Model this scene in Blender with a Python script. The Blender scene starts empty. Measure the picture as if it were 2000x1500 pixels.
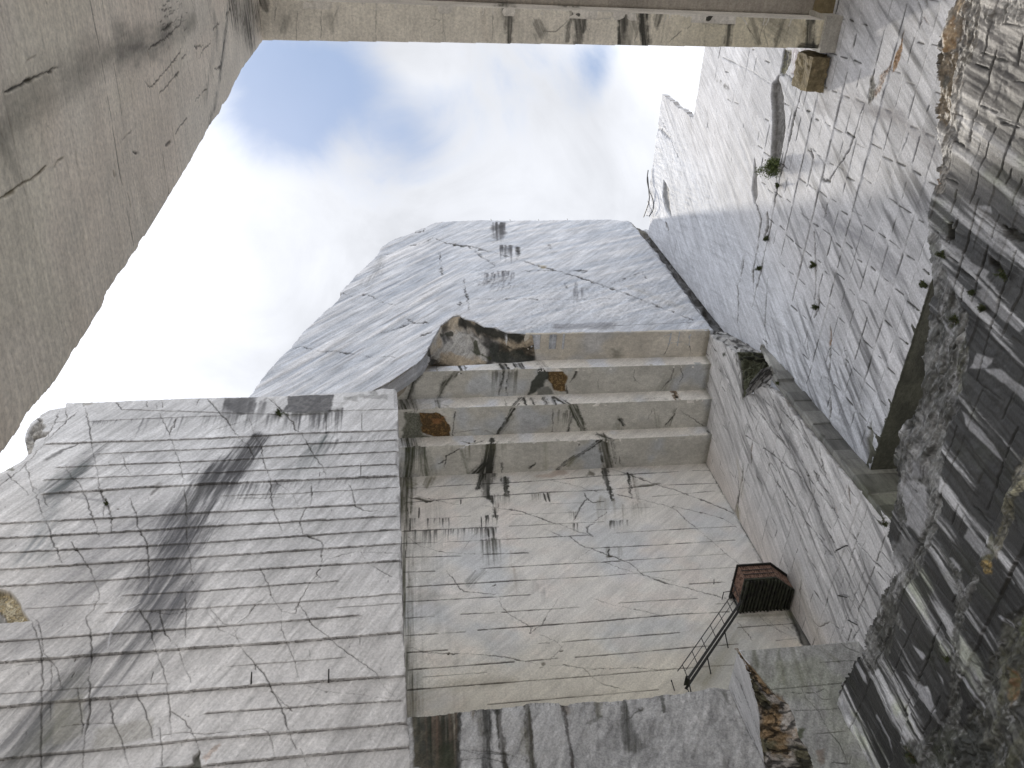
import bpy, math, random
import numpy as np
from mathutils import Matrix, Vector
S = bpy.context.scene
RNG = np.random.RandomState(7); random.seed(7)

# ------------------------------------------------------------------ camera
F_PX = 1665.43                                    # focal length in pixels of the 2000 px wide photograph
RC = np.array([[0.9880770833479162, 0.029442097701215086, -0.15111862971065937],
               [-0.0517800848402411, -0.8608183718771131, -0.5062712251874225],
               [-0.14499137966311207, 0.5080599310335233, -0.849030391859796]])
# eye at the origin, 1.65 m over the quarry floor; columns of RC are the camera axes (right, up, back)
u_, v_ = RC[:, 0], RC[:, 1]
b_ = -RC[:, 2]
cam = bpy.data.cameras.new('camera'); co = bpy.data.objects.new('camera', cam); S.collection.objects.link(co)
cam.sensor_width = 36.0; cam.lens = 36.0 * F_PX / 2000.0; cam.clip_start = 0.1; cam.clip_end = 5000
M4 = Matrix.Identity(4)
for i in range(3):
    for j in range(3): M4[i][j] = RC[i][j]
co.matrix_world = M4
S.camera = co

# ------------------------------------------------------------------ light
SUN = Vector((-0.222, 0.362, 0.905)).normalized()
sun = bpy.data.lights.new('sun', 'SUN'); so = bpy.data.objects.new('sun', sun); S.collection.objects.link(so)
sun.energy = 1.8; sun.angle = math.radians(2.2); sun.color = (1.0, 0.93, 0.82)
so.rotation_euler = SUN.to_track_quat('Z', 'Y').to_euler()
S.view_settings.view_transform = 'Standard'; S.view_settings.look = 'None'
S.view_settings.exposure = 0.12; S.view_settings.gamma = 1.0
S.cycles.max_bounces = 7; S.cycles.diffuse_bounces = 5; S.cycles.glossy_bounces = 2
S.cycles.use_denoising = True

def ray(px, py):
    return RC @ np.array([(px - 1000) / F_PX, -(py - 750) / F_PX, -1.0])
def on(ax, val, px, py):
    d = ray(px, py); return d * (val / d[ax])

W = bpy.data.worlds.new('World'); S.world = W; W.use_nodes = True
nt = W.node_tree; N = nt.nodes; L = nt.links; N.clear()
def nn(t, **k):
    n = N.new(t)
    for a, b in k.items():
        if a == 'ins':
            for i, x in b.items():
                if hasattr(x, 'is_linked') or isinstance(x, bpy.types.NodeSocket): L.new(x, n.inputs[i])
                else: n.inputs[i].default_value = x
        else: setattr(n, a, b)
    return n
def mth(op, a, b=0.0, c=None, clamp=False):
    d = {0: a, 1: b}
    if c is not None: d[2] = c
    return nn('ShaderNodeMath', operation=op, use_clamp=clamp, ins=d).outputs[0]
sky = nn('ShaderNodeTexSky', sky_type='NISHITA'); sky.sun_disc = False
sky.sun_elevation = math.asin(SUN.z); sky.sun_rotation = math.atan2(SUN.x, SUN.y); sky.air_density = 1.0; sky.dust_density = 1.5
tc = nn('ShaderNodeTexCoord').outputs['Generated']
n1 = nn('ShaderNodeTexNoise', ins={0: tc, 'Scale': 5.5, 'Detail': 8.0, 'Roughness': 0.56, 'Distortion': 0.6}).outputs[0]
n2 = nn('ShaderNodeTexNoise', ins={0: tc, 'Scale': 2.2, 'Detail': 6.0, 'Roughness': 0.55}).outputs[0]
def blob(px, py, deg, k):
    d = ray(px, py); d = d / np.linalg.norm(d)
    dot = nn('ShaderNodeVectorMath', operation='DOT_PRODUCT', ins={0: tc, 1: tuple(d)}).outputs['Value']
    s = 1 - math.cos(math.radians(deg))
    e = mth('POWER', 2.71828, mth('DIVIDE', mth('SUBTRACT', dot, 1.0), s))
    return mth('MULTIPLY', e, k)
bl = None
for a in [(565, 135, 4.0, 1.15), (600, 220, 3.6, .75), (1175, 135, 2.1, 1.0), (1020, 170, 3.6, .45), (700, 150, 3, .4), (800, 262, 2.6, .75), (1145, 215, 2.2, .55),
          (330, 420, 1.2, .3), (400, 700, 6, -.6), (1000, 380, 7, -.45), (1310, 160, 3.6, -1.2), (830, 120, 1.8, -.5), (500, 450, 6, -.6)]:
    e = blob(*a); bl = e if bl is None else mth('ADD', bl, e)
cov = mth('ADD', bl, mth('MULTIPLY', mth('SUBTRACT', n1, 0.5), 3.6))
fac = nn('ShaderNodeMapRange', interpolation_type='SMOOTHSTEP', ins={0: cov, 1: 0.0, 2: 1.35, 3: 0.0, 4: 0.88}).outputs[0]
skc = nn('ShaderNodeMix', data_type='VECTOR', ins={0: 0.8, 4: sky.outputs[0], 5: (2.6, 4.1, 6.9)}).outputs[1]
g1 = blob(330, 520, 9, .3)
grey = nn('ShaderNodeMapRange', ins={0: n2, 1: 0.35, 2: 0.65, 3: 7.3, 4: 9.4}).outputs[0]
grey = mth('ADD', grey, mth('MULTIPLY', mth('SUBTRACT', n1, 0.5), 6.0))
cl = mth('ADD', grey, g1)
g2 = blob(450, 720, 5, -.9)
cl = mth('ADD', cl, g2)
win_ = blob(850, 400, 17, 1.0)
cl = mth('MULTIPLY', cl, mth('SUBTRACT', 1.62, mth('MULTIPLY', mth('MINIMUM', mth('MULTIPLY', win_, 1.6), 1.0), 0.62)))
wc = nn('ShaderNodeCombineXYZ', ins={0: mth('MULTIPLY', cl, .965), 1: mth('MULTIPLY', cl, .99), 2: mth('MULTIPLY', cl, 1.05)}).outputs[0]
mx = nn('ShaderNodeMix', data_type='VECTOR', ins={0: fac, 4: wc, 5: skc})
bg = nn('ShaderNodeBackground', ins={0: mx.outputs[1], 1: 0.10})
L.new(bg.outputs[0], nn('ShaderNodeOutputWorld').inputs[0])

# ------------------------------------------------------------------ noise in numpy
TAB = RNG.rand(16, 256, 256).astype(np.float32)
def vn(x, y, s=0):
    T = TAB[s % 16]
    xi = np.floor(x); yi = np.floor(y); fx = (x - xi).astype(np.float32); fy = (y - yi).astype(np.float32)
    xi = xi.astype(np.int64) & 255; yi = yi.astype(np.int64) & 255; x1 = (xi + 1) & 255; y1 = (yi + 1) & 255
    fx = fx * fx * (3 - 2 * fx); fy = fy * fy * (3 - 2 * fy)
    a = T[yi, xi]; b = T[yi, x1]; c = T[y1, xi]; d = T[y1, x1]
    return (a + (b - a) * fx) * (1 - fy) + (c + (d - c) * fx) * fy
def fbm(x, y, o=4, s=0, g=.5):
    t = 0; w = 1; tot = 0
    for i in range(o):
        t = t + w * vn(x * 2 ** i + 17.3 * i + s * 3.1, y * 2 ** i - 9.7 * i + s * 5.7, s + i); tot += w; w *= g
    return t / tot - .5
def sm(e0, e1, x):
    t = np.clip((x - e0) / (e1 - e0), 0, 1); return t * t * (3 - 2 * t)

# ------------------------------------------------------------------ rock faces
def mesh_obj(name, co_, faces, mat, parent=None, col=None, smooth=True):
    me = bpy.data.meshes.new(name)
    co_ = np.asarray(co_, np.float32); faces = np.asarray(faces, np.int32); n = faces.shape[1]
    me.vertices.add(len(co_)); me.vertices.foreach_set('co', co_.ravel())
    me.loops.add(faces.size); me.loops.foreach_set('vertex_index', faces.ravel())
    me.polygons.add(len(faces)); me.polygons.foreach_set('loop_start', np.arange(0, faces.size, n, dtype=np.int32))
    me.polygons.foreach_set('use_smooth', np.full(len(faces), smooth, bool))
    if col is not None:
        a = me.attributes.new('Col', 'FLOAT_COLOR', 'POINT')
        c4 = np.ones((len(co_), 4), np.float32); c4[:, :3] = np.clip(col, 0.004, 1); a.data.foreach_set('color', c4.ravel())
    me.update(calc_edges=True)
    me.materials.append(mat)
    o = bpy.data.objects.new(name, me); S.collection.objects.link(o)
    if parent: o.parent = parent
    return o

def ax_arr(*spans):
    r = []
    for a, b, s in spans:
        n = max(2, int(round(abs(b - a) / s)) + 1); x = np.linspace(a, b, n); r.append(x if not r else x[1:])
    return np.concatenate(r)

class Face:
    def __init__(s, ax, val, sg, u, v, base=(.5, .5, .5), seed=0):
        s.ax, s.val, s.sg, s.u, s.v, s.seed = ax, val, sg, np.asarray(u, float), np.asarray(v, float), seed
        s.U, s.V = np.meshgrid(s.u, s.v); s.H = np.zeros(s.U.shape)
        s.C = np.zeros(s.U.shape + (3,)); s.C[:] = base; s.M = np.ones(s.U.shape, bool)
        s.nu = fbm(s.U * 4, s.V * 4, 4, seed + 1, .6); s.nv = fbm(s.U * 4, s.V * 4, 4, seed + 5, .6)
        s.nb = fbm(s.U * 1.1, s.V * 1.1, 3, seed + 9); s.cell = float(np.median(np.diff(s.u)) + np.median(np.diff(s.v))) / 2
    def uv(s, px, py):
        p = on(s.ax, s.val, px, py)
        return {0: (p[1], p[2]), 1: (p[0], p[2]), 2: (p[0], p[1])}[s.ax]
    def pts(s, P): return [s.uv(*p) for p in P]
    def mpp(s, px, py):
        a = np.array(s.uv(px, py)); b = np.array(s.uv(px + 2, py)) - a; c = np.array(s.uv(px, py + 2)) - a
        return math.sqrt(abs(b[0] * c[1] - b[1] * c[0])) / 2
    def win(s, u0, u1, v0, v1):
        a = np.searchsorted(s.u, [min(u0, u1), max(u0, u1)]); b = np.searchsorted(s.v, [min(v0, v1), max(v0, v1)])
        return slice(max(a[0] - 1, 0), a[1] + 1), slice(max(b[0] - 1, 0), b[1] + 1)
    def dist(s, Q, R, wob=0.0):
        """distance to a polyline (uv), parameter along it; only inside radius R"""
        D = np.full(s.U.shape, 1e9, np.float32); T = np.zeros(s.U.shape, np.float32)
        Q = np.asarray(Q, float); seg = np.linalg.norm(np.diff(Q, axis=0), axis=1); tot = max(seg.sum(), 1e-6); acc = 0
        lo = [10**9, 0, 10**9, 0]
        for (a, b), sl in zip(zip(Q[:-1], Q[1:]), seg):
            R2 = R + wob
            wu, wv = s.win(min(a[0], b[0]) - R2, max(a[0], b[0]) + R2, min(a[1], b[1]) - R2, max(a[1], b[1]) + R2)
            U = s.U[wv, wu]
            if U.size:
                x = U + s.nu[wv, wu] * wob * 2; y = s.V[wv, wu] + s.nv[wv, wu] * wob * 2
                d = b - a; t = np.clip(((x - a[0]) * d[0] + (y - a[1]) * d[1]) / max(sl * sl, 1e-9), 0, 1)
                r = np.hypot(x - a[0] - d[0] * t, y - a[1] - d[1] * t)
                o = D[wv, wu]; m = r < o; o[m] = r[m]; T[wv, wu][m] = ((acc + t * sl) / tot)[m]
                lo = [min(lo[0], wv.start), max(lo[1], wv.stop), min(lo[2], wu.start), max(lo[3], wu.stop)]
            acc += sl
        if lo[1] == 0: return None
        w = (slice(lo[0], lo[1]), slice(lo[2], lo[3]))
        return w, D[w], T[w]
    def mixc(s, w, a, col):
        s.C[w] = s.C[w] * (1 - a[..., None]) + np.asarray(col) * a[..., None]
    def crack(s, P, w=2.2, dark=.8, dep=.05, col=(.03, .028, .022), wob=3.0, brk=.35, taper=True, raw=False):
        Q = P if raw else s.pts(P); m = s.mpp(*P[len(P) // 2]) if not raw else 1.0
        W_ = w * m; r = s.dist(Q, W_ * 2.2, wob * m)
        if r is None: return
        win, D, T = r
        ww = W_ * (.55 + np.clip(1.0 + s.nb[win] * 5, 0.1, 2) * .5)
        if taper: ww = ww * (0.45 + .55 * np.minimum(1, np.minimum(T, 1 - T) * 8))
        ww = ww * .48; mn = .72 * s.cell; q = np.clip(ww / mn, .3, 1) ** .5; ww = np.maximum(ww, mn)
        a = sm(1.0, 0.15, D / (ww + 1e-6)) * q; a = a * np.clip(1 - brk * .45 + s.nb[win] * 2.4 * brk, .15, 1)
        s.mixc(win, a * dark, col); s.H[win] -= a * dep
    def streakn(s, win, d, f, seed, asp=.05):
        n = np.hypot(*d); dx, dy = d[0] / n, d[1] / n
        x, y = s.U[win], s.V[win]
        return fbm((x * -dy + y * dx) * f, (x * dx + y * dy) * f * asp, 4, seed, .6)
    def stain(s, P, w0, w1, alpha, col=(.06, .06, .06), d=None, f=7, seed=3, hard=.0, a1=None, contrast=2.4, asp=.05, power=1.0):
        """soft stain along a px path; widths in px; streaked along direction d (px vector)"""
        Q = np.array(s.pts(P)); c = P[len(P) // 2]; m = s.mpp(*c)
        if d is None: dd = Q[-1] - Q[0]
        else: dd = np.array(s.uv(c[0] + d[0], c[1] + d[1])) - np.array(s.uv(*c))
        r = s.dist(Q, max(w0, w1) * m * 1.3, 4 * m)
        if r is None: return
        win, D, T = r
        st = s.streakn(win, dd, f, seed, asp)
        wd = (w0 + (w1 - w0) * T) * m * (1 + st * .9)
        a = sm(1.0, hard, D / np.maximum(wd, 1e-4)) ** power
        al = alpha if a1 is None else alpha + (a1 - alpha) * T
        a = np.clip(a * al * np.clip(.86 + st * contrast, 0, 1.5), 0, .97)
        s.mixc(win, a, col)
    def drips(s, p0, p1, n, ln, w, alpha, d=(0, 1), col=(.04, .04, .038), seed=1, jit=4):
        R = random.Random(seed)
        for i in range(n):
            t = R.random(); x = p0[0] + (p1[0] - p0[0]) * t; y = p0[1] + (p1[1] - p0[1]) * t + R.uniform(-jit, jit)
            l = ln * R.uniform(.35, 1.1); k = l / math.hypot(*d)
            P = [(x, y), (x + d[0] * k * .5 + R.uniform(-1, 1), y + d[1] * k * .5), (x + d[0] * k, y + d[1] * k)]
            Q = s.pts(P); m = s.mpp(x, y); ww = w * R.uniform(.5, 1.3) * m
            r = s.dist(Q, ww * 2, m * .6)
            if r is None: continue
            win, D, T = r
            a = sm(1, .1, D / (ww * (1 - .55 * T))) * (1 - T) ** .6 * alpha * R.uniform(.5, 1)
            s.mixc(win, np.clip(a, 0, 1), col)
    def patch(s, P, col, alpha=1., edge=3., rough=0., dep=0., col2=None, f=3.0, jit=5., seed=2, raw=False, grain=.0):
        Q = np.array(P if raw else s.pts(P)); m = s.mpp(*np.mean(np.array(P), axis=0)) if not raw else .04
        wu, wv = s.win(Q[:, 0].min() - 20 * m, Q[:, 0].max() + 20 * m, Q[:, 1].min() - 20 * m, Q[:, 1].max() + 20 * m)
        w = (wv, wu); x = s.U[w]; y = s.V[w]
        if not x.size: return
        ju = fbm(x / m / 14, y / m / 14, 4, seed + 3) * jit * 2.5 * m; jv = fbm(x / m / 14, y / m / 14, 4, seed + 8) * jit * 2.5 * m
        x = x + ju; y = y + jv
        ins = np.zeros(x.shape, bool); D = np.full(x.shape, 1e9)
        for i in range(len(Q)):
            a = Q[i]; b = Q[(i + 1) % len(Q)]; d = b - a
            c = ((a[1] > y) != (b[1] > y)); 
            with np.errstate(divide='ignore', invalid='ignore'):
                xi = (b[0] - a[0]) * (y - a[1]) / (b[1] - a[1] + 1e-12) + a[0]
            ins ^= c & (x < xi)
            t = np.clip(((x - a[0]) * d[0] + (y - a[1]) * d[1]) / (d @ d + 1e-9), 0, 1)
            D = np.minimum(D, np.hypot(x - a[0] - d[0] * t, y - a[1] - d[1] * t))
        sd = np.where(ins, D, -D); e = edge * m
        a = sm(-e * .5, e, sd)
        nz = fbm(s.U[w] * f, s.V[w] * f, 5, seed, .6)
        c = np.zeros(x.shape + (3,)); c[:] = col
        if col2 is not None:
            k = sm(-.12, .12, nz)[..., None]; c = c * (1 - k) + np.asarray(col2) * k
        if grain:
            g = fbm(s.U[w] * f * 3.3, s.V[w] * f * 3.3, 4, seed + 6, .7); c = c * (1 + grain * 3 * g[..., None])
            dk = sm(.10, .02, np.abs(nz * 1.2)) * grain; c = c * (1 - .75 * dk[..., None])
        s.C[w] = s.C[w] * (1 - (a * alpha)[..., None]) + np.clip(c, .01, 1) * (a * alpha)[..., None]
        if rough or dep:
            rz = np.abs(fbm(s.U[w] * f * .8, s.V[w] * f * .8, 5, seed + 4, .62)) * 2
            s.H[w] += a * (-dep + rough * (rz - .25))
    def ledge(s, P, A=.06, Lg=.5, lw=1.4, dark=.6, fade=0, side=1):
        """bed line: rock above the line juts out by A and tapers back over Lg"""
        Q = np.array(sorted(s.pts(P))); m = s.mpp(*P[len(P) // 2])
        vl = np.interp(s.U, Q[:, 0], Q[:, 1]) + s.nu * m * 3.0
        ins = sm(Q[0, 0] - .12, Q[0, 0] + .12, s.U) * sm(Q[-1, 0] + .12, Q[-1, 0] - .12, s.U)
        dv = s.V - vl
        s.H += ins * A * np.where(dv > 0, np.exp(-np.maximum(dv, 0) / (1.8 * Lg)), 0) * .75 * (.8 + .9 * np.clip(s.nb + .2, 0, 1))
        if lw:
            ww = np.maximum(lw * m * .6 * (.6 + np.clip(.9 + s.nb * 4, .1, 1.6) * .5), .7 * s.cell)
            a = sm(1.2, .2, np.abs(dv + ww * .4) / ww) * ins * dark * np.clip(.95 + s.nb * 1.4, .35, 1)
            s.mixc(np.s_[:, :], a, (.035, .033, .032))
            a = np.where(dv < 0, np.exp(np.minimum(dv, 0) / (7 * m)), 0) * ins * .30 * dark * np.clip(.5 + s.nu * 5, 0, 1.3)  # soft shadow of the jutting course, painted below the line
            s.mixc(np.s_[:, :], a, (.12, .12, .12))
    def poly(s, P=None, uvs=None, jit=2.0, seed=4, f=1.0, inv=False, extra=()):
        Q = (s.pts(P) if P else []) + list(uvs or []); Q = np.array(Q)
        m = s.mpp(*P[0]) if P else .03
        x = s.U + (fbm(s.U * 3 * f, s.V * 3 * f, 4, seed)) * jit * m * 2; y = s.V + (fbm(s.U * 3 * f, s.V * 3 * f, 4, seed + 3)) * jit * m * 2
        ins = np.zeros(x.shape, bool)
        for i in range(len(Q)):
            a = Q[i]; b = Q[(i + 1) % len(Q)]
            ins ^= ((a[1] > y) != (b[1] > y)) & (x < (b[0] - a[0]) * (y - a[1]) / (b[1] - a[1] + 1e-12) + a[0])
        s.M &= ~ins if inv else ins
    def tone(s, d, f, amp, seed, asp=.06, region=None, tint=(1, 1, 1), thr=None):
        st = s.streakn(np.s_[:, :], d, f, seed, asp)
        if thr is not None: st = sm(thr[0], thr[1], st) - thr[2]
        k = 1 + amp * st * (1 if region is None else region)
        s.C *= k[..., None] ** np.asarray(tint)
        return st
    def build(s, name, mat, thick=3.0, parent=None, smooth=True):
        M = s.M; cell = M[:-1, :-1] & M[1:, :-1] & M[:-1, 1:] & M[1:, 1:]
        idx = np.arange(s.U.size).reshape(s.U.shape)
        a, b, c, d = idx[:-1, :-1], idx[:-1, 1:], idx[1:, 1:], idx[1:, :-1]
        if s.ax == 0: P = np.stack([s.val + s.sg * s.H, s.U, s.V], -1)
        elif s.ax == 1: P = np.stack([s.U, s.val + s.sg * s.H, s.V], -1)
        else: P = np.stack([s.U, s.V, s.val + s.sg * s.H], -1)
        nrm = {0: 1, 1: -1, 2: 1}[s.ax] * s.sg
        q = np.stack([a, b, c, d], -1) if nrm > 0 else np.stack([a, d, c, b], -1)
        F = q[cell]
        P = P.reshape(-1, 3); C = s.C.reshape(-1, 3)
        pad = np.pad(cell, 1); Es = []
        inn = pad[1:-1, 1:-1]
        for nb, (p, r) in (((pad[:-2, 1:-1]), (a, b)), ((pad[1:-1, 2:]), (b, c)), ((pad[2:, 1:-1]), (c, d)), ((pad[1:-1, :-2]), (d, a))):
            m = inn & ~nb; Es.append(np.stack([p[m], r[m]], -1))
        E_ = np.concatenate(Es)
        if nrm < 0: E_ = E_[:, ::-1]
        bv = np.unique(E_); mp = np.full(len(P), -1); mp[bv] = np.arange(len(bv)) + len(P)
        back = P[bv].copy(); 
        nz = min(.25, .1 * thick) * (fbm(P[bv, 0] * 2 + P[bv, 1], P[bv, 2] * 2, 3, 5))
        back[:, s.ax] = s.val - s.sg * thick + nz
        F2 = np.stack([E_[:, 1], E_[:, 0], mp[E_[:, 0]], mp[E_[:, 1]]], -1)
        allP = np.concatenate([P, back]); allC = np.concatenate([C, C[bv]])
        F = np.concatenate([F, F2]); used = np.zeros(len(allP), bool); used[F.ravel()] = True
        re = np.cumsum(used) - 1
        return mesh_obj(name, allP[used], re[F], mat, parent, allC[used], smooth)

def loft(name, A, B, nu, nv, mat, colf, amp=.15, f=2.0, seed=3, parent=None):
    """rough surface between two 3-D polylines"""
    A = np.array(A, float); B = np.array(B, float)
    def rs(Q, n):
        l = np.r_[0, np.cumsum(np.linalg.norm(np.diff(Q, axis=0), axis=1))]; t = np.linspace(0, l[-1], n)
        return np.stack([np.interp(t, l, Q[:, i]) for i in range(3)], -1)
    a = rs(A, nu); b = rs(B, nu); t = np.linspace(0, 1, nv)[:, None, None]
    P = a[None] * (1 - t) + b[None] * t
    n = np.cross(P[-1, 0] - P[0, 0], P[0, -1] - P[0, 0]); n /= np.linalg.norm(n)
    if n @ P.mean((0, 1)) > 0: n = -n
    ii, jj = np.meshgrid(np.arange(nu), np.arange(nv)); ln = np.linalg.norm(a[-1] - a[0]); wd = float(np.linalg.norm(b - a, axis=1).mean())
    x = ii / nu * ln * f; y = jj / nv * wd * f
    nz = np.abs(fbm(x, y, 5, seed, .6)) * 2 + .6 * fbm(x * .5, y * .5, 2, seed + 2)
    ed = np.minimum(1, 6 * jj / nv) * np.minimum(1, 6 * (nv - 1 - jj) / nv)
    P = P + n * (nz * amp * ed)[..., None]
    C = colf(x, y, nz)
    idx = np.arange(nu * nv).reshape(nv, nu)
    Fq = np.stack([idx[:-1, :-1], idx[:-1, 1:], idx[1:, 1:], idx[1:, :-1]], -1).reshape(-1, 4)
    e1 = P[0, 1] - P[0, 0]; e2 = P[1, 0] - P[0, 0]
    if np.cross(e1, e2) @ n < 0: Fq = Fq[:, ::-1]
    return mesh_obj(name, P.reshape(-1, 3), Fq, mat, parent, C.reshape(-1, 3))

# ------------------------------------------------------------------ materials
def rock(name, d, stre=.25, fine=.22, rough=.62, bump=.5, spec=.22, f=1.6, wet=0.0):
    m = bpy.data.materials.new(name); m.use_nodes = True; t = m.node_tree; t.nodes.clear(); n = t.nodes.new; l = t.links.new
    out = n('ShaderNodeOutputMaterial'); bs = n('ShaderNodeBsdfPrincipled'); l(bs.outputs[0], out.inputs[0])
    at = n('ShaderNodeAttribute'); at.attribute_name = 'Col'
    g = n('ShaderNodeNewGeometry')
    d = np.array(d, float); d /= np.linalg.norm(d); a = np.cross(d, [.3, .5, .8]); a /= np.linalg.norm(a); b = np.cross(d, a)
    cx = n('ShaderNodeCombineXYZ')
    for i, (v, k) in enumerate(((a, 1), (b, 1), (d, .09))):
        vm = n('ShaderNodeVectorMath'); vm.operation = 'DOT_PRODUCT'; l(g.outputs['Position'], vm.inputs[0]); vm.inputs[1].default_value = tuple(v * k); l(vm.outputs['Value'], cx.inputs[i])
    s1 = n('ShaderNodeTexNoise'); l(cx.outputs[0], s1.inputs[0]); s1.inputs['Scale'].default_value = f * 2.2; s1.inputs['Detail'].default_value = 7; s1.inputs['Roughness'].default_value = .62
    s2 = n('ShaderNodeTexNoise'); l(g.outputs['Position'], s2.inputs[0]); s2.inputs['Scale'].default_value = 9; s2.inputs['Detail'].default_value = 8; s2.inputs['Roughness'].default_value = .7
    s3 = n('ShaderNodeTexNoise'); l(g.outputs['Position'], s3.inputs[0]); s3.inputs['Scale'].default_value = .55; s3.inputs['Detail'].default_value = 5
    def mr(x, lo, hi, a0=.3, a1=.7):
        q = n('ShaderNodeMapRange'); l(x, q.inputs[0]); q.inputs[1].default_value = a0; q.inputs[2].default_value = a1; q.inputs[3].default_value = lo; q.inputs[4].default_value = hi; return q.outputs[0]
    def mu(x, y):
        q = n('ShaderNodeMath'); q.operation = 'MULTIPLY'; l(x, q.inputs[0]); l(y, q.inputs[1]); return q.outputs[0]
    k = mu(mu(mr(s1.outputs[0], 1 - stre, 1 + stre * .6), mr(s2.outputs[0], 1 - fine, 1 + fine)), mr(s3.outputs[0], .9, 1.08))
    sc = n('ShaderNodeVectorMath'); sc.operation = 'SCALE'; l(at.outputs['Color'], sc.inputs[0]); l(k, sc.inputs['Scale'])
    l(sc.outputs[0], bs.inputs['Base Color'])
    l(mr(s2.outputs[0], rough - .12, rough + .1), bs.inputs['Roughness'])
    bs.inputs['Specular IOR Level'].default_value = spec
    ad = n('ShaderNodeMath'); ad.operation = 'ADD'; l(s2.outputs[0], ad.inputs[0]); l(s1.outputs[0], ad.inputs[1])
    bp = n('ShaderNodeBump'); bp.inputs['Strength'].default_value = bump; bp.inputs['Distance'].default_value = .05
    l(ad.outputs[0], bp.inputs['Height']); l(bp.outputs[0], bs.inputs['Normal'])
    return m
def plain(name, c, rough=.6, metal=0., noise=.3, scale=6, c2=None, bump=0.):
    m = bpy.data.materials.new(name); m.use_nodes = True; t = m.node_tree; bs = t.nodes['Principled BSDF']; n = t.nodes.new; l = t.links.new
    g = n('ShaderNodeNewGeometry'); s = n('ShaderNodeTexNoise'); l(g.outputs['Position'], s.inputs[0]); s.inputs['Scale'].default_value = scale; s.inputs['Detail'].default_value = 7; s.inputs['Roughness'].default_value = .65
    r = n('ShaderNodeValToRGB'); l(s.outputs[0], r.inputs[0]); r.color_ramp.elements[0].position = .36; r.color_ramp.elements[1].position = .64
    a = np.array(c); bcol = np.array(c2) if c2 is not None else a * (1 + noise)
    r.color_ramp.elements[0].color = tuple(a * (1 - noise)) + (1,); r.color_ramp.elements[1].color = tuple(np.clip(bcol, 0, 1)) + (1,)
    l(r.outputs[0], bs.inputs['Base Color']); bs.inputs['Roughness'].default_value = rough; bs.inputs['Metallic'].default_value = metal
    if bump:
        bp = n('ShaderNodeBump'); bp.inputs['Strength'].default_value = bump; bp.inputs['Distance'].default_value = .05; l(s.outputs[0], bp.inputs['Height']); l(bp.outputs[0], bs.inputs['Normal'])
    return m

def tag(o, label=None, cat=None, group=None, kind=None):
    if label: o['label'] = label
    if cat: o['category'] = cat
    if group: o['group'] = group
    if kind: o['kind'] = kind
    return o
def empty(name, loc=(0, 0, 0)):
    o = bpy.data.objects.new(name, None); S.collection.objects.link(o); o.location = loc; return o
def under(o, root):
    o.parent = root; o.matrix_parent_inverse = Matrix.Translation(root.location).inverted(); return o

M_BUT = rock('grey_marble', (-.45, .0, -.75), stre=.30, fine=.24, rough=.66, bump=.8)
M_WARM = rock('beige_marble', (-.6, 0, -.5), stre=.16, fine=.22, rough=.66, bump=.6)
M_CLF = rock('blue_grey_marble', (.62, 0, .75), stre=.3, fine=.24, rough=.72, bump=.6)
M_RGT = rock('white_marble', (0, .35, -.9), stre=.26, fine=.24, rough=.6, bump=.8)
M_DRK = rock('stained_shaded_marble', (0, .15, -1), stre=.4, fine=.3, rough=.45, bump=.6, spec=.4)
M_RGH = rock('rough_marble', (-.5, .2, -.8), stre=.35, fine=.35, rough=.75, bump=1.0)
M_PIL = rock('pillar_marble', (0, 1, -.1), stre=.16, fine=.26, rough=.7, bump=.6, f=2.5)

# ================================================================== ground
def gfn():
    n = 140; x = np.linspace(-1, 1, n); x = np.sign(x) * np.abs(x) ** 2.2 * 1500
    X, Y = np.meshgrid(x, x); Z = -1.65 + .12 * fbm(X * .3, Y * .3, 4, 2) * np.exp(-np.hypot(X, Y) / 60)
    idx = np.arange(n * n).reshape(n, n); q = np.stack([idx[:-1, :-1], idx[:-1, 1:], idx[1:, 1:], idx[1:, :-1]], -1).reshape(-1, 4)
    return mesh_obj('ground', np.stack([X, Y, Z], -1).reshape(-1, 3), q, plain('crushed_marble', (.60, .57, .53), .9, noise=.12, scale=1.3, bump=.3))
tag(gfn(), kind='structure')

# ================================================================== front left wall (Y = 25)
f = Face(1, 25.0, -1, ax_arr((-34, -18.4, .6), (-18.4, 1.6, .028)), ax_arr((-1.6, 16.6, .6), (16.6, 42.4, .029)), (.585, .59, .605), 1)
SIL = [(-60, 950), (0, 924), (12, 918), (26, 909), (40, 902), (48, 895), (54, 886), (51, 872), (48, 860), (50, 846), (59, 828), (80, 810), (96, 801), (128, 795), (129, 787), (160, 786), (200, 785), (380, 778),
       (480, 776), (560, 773), (610, 770), (690, 766), (730, 763), (745, 759), (772, 760), (776, 762), (778, 800), (777, 840), (780, 880), (779, 920), (782, 960), (781, 1000), (784, 1040), (783, 1070), (785, 1110), (787, 1180), (789, 1240), (792, 1310), (795, 1370), (799, 1440), (803, 1500)]
f.poly(SIL, [(.55, 17.2), (.5, -2), (-40, -2), (-40, 36)], jit=1.1)
# foliation sweeping down to the left
f.C *= (1 + .10 * f.streakn(np.s_[:, :], (-.62, -.6), 3.2, 4, .09))[..., None]
reg = sm(-14, -6, f.U) * 0 + 1
st = f.streakn(np.s_[:, :], (-.45, -.85), 9, 7, .04); f.C *= (1 - .16 * sm(.04, .3, st))[..., None]
f.C *= (1 + .30 * fbm(f.U * .18 + 3, f.V * .22, 4, 9) + .16 * fbm(f.U * .9, f.V * 2.5, 4, 11))[..., None]
warm = sm(34, 20, f.V + .35 * f.U); f.C *= (1 - .06 * warm)[..., None] ** np.array([.2, .8, 1.6])
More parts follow.
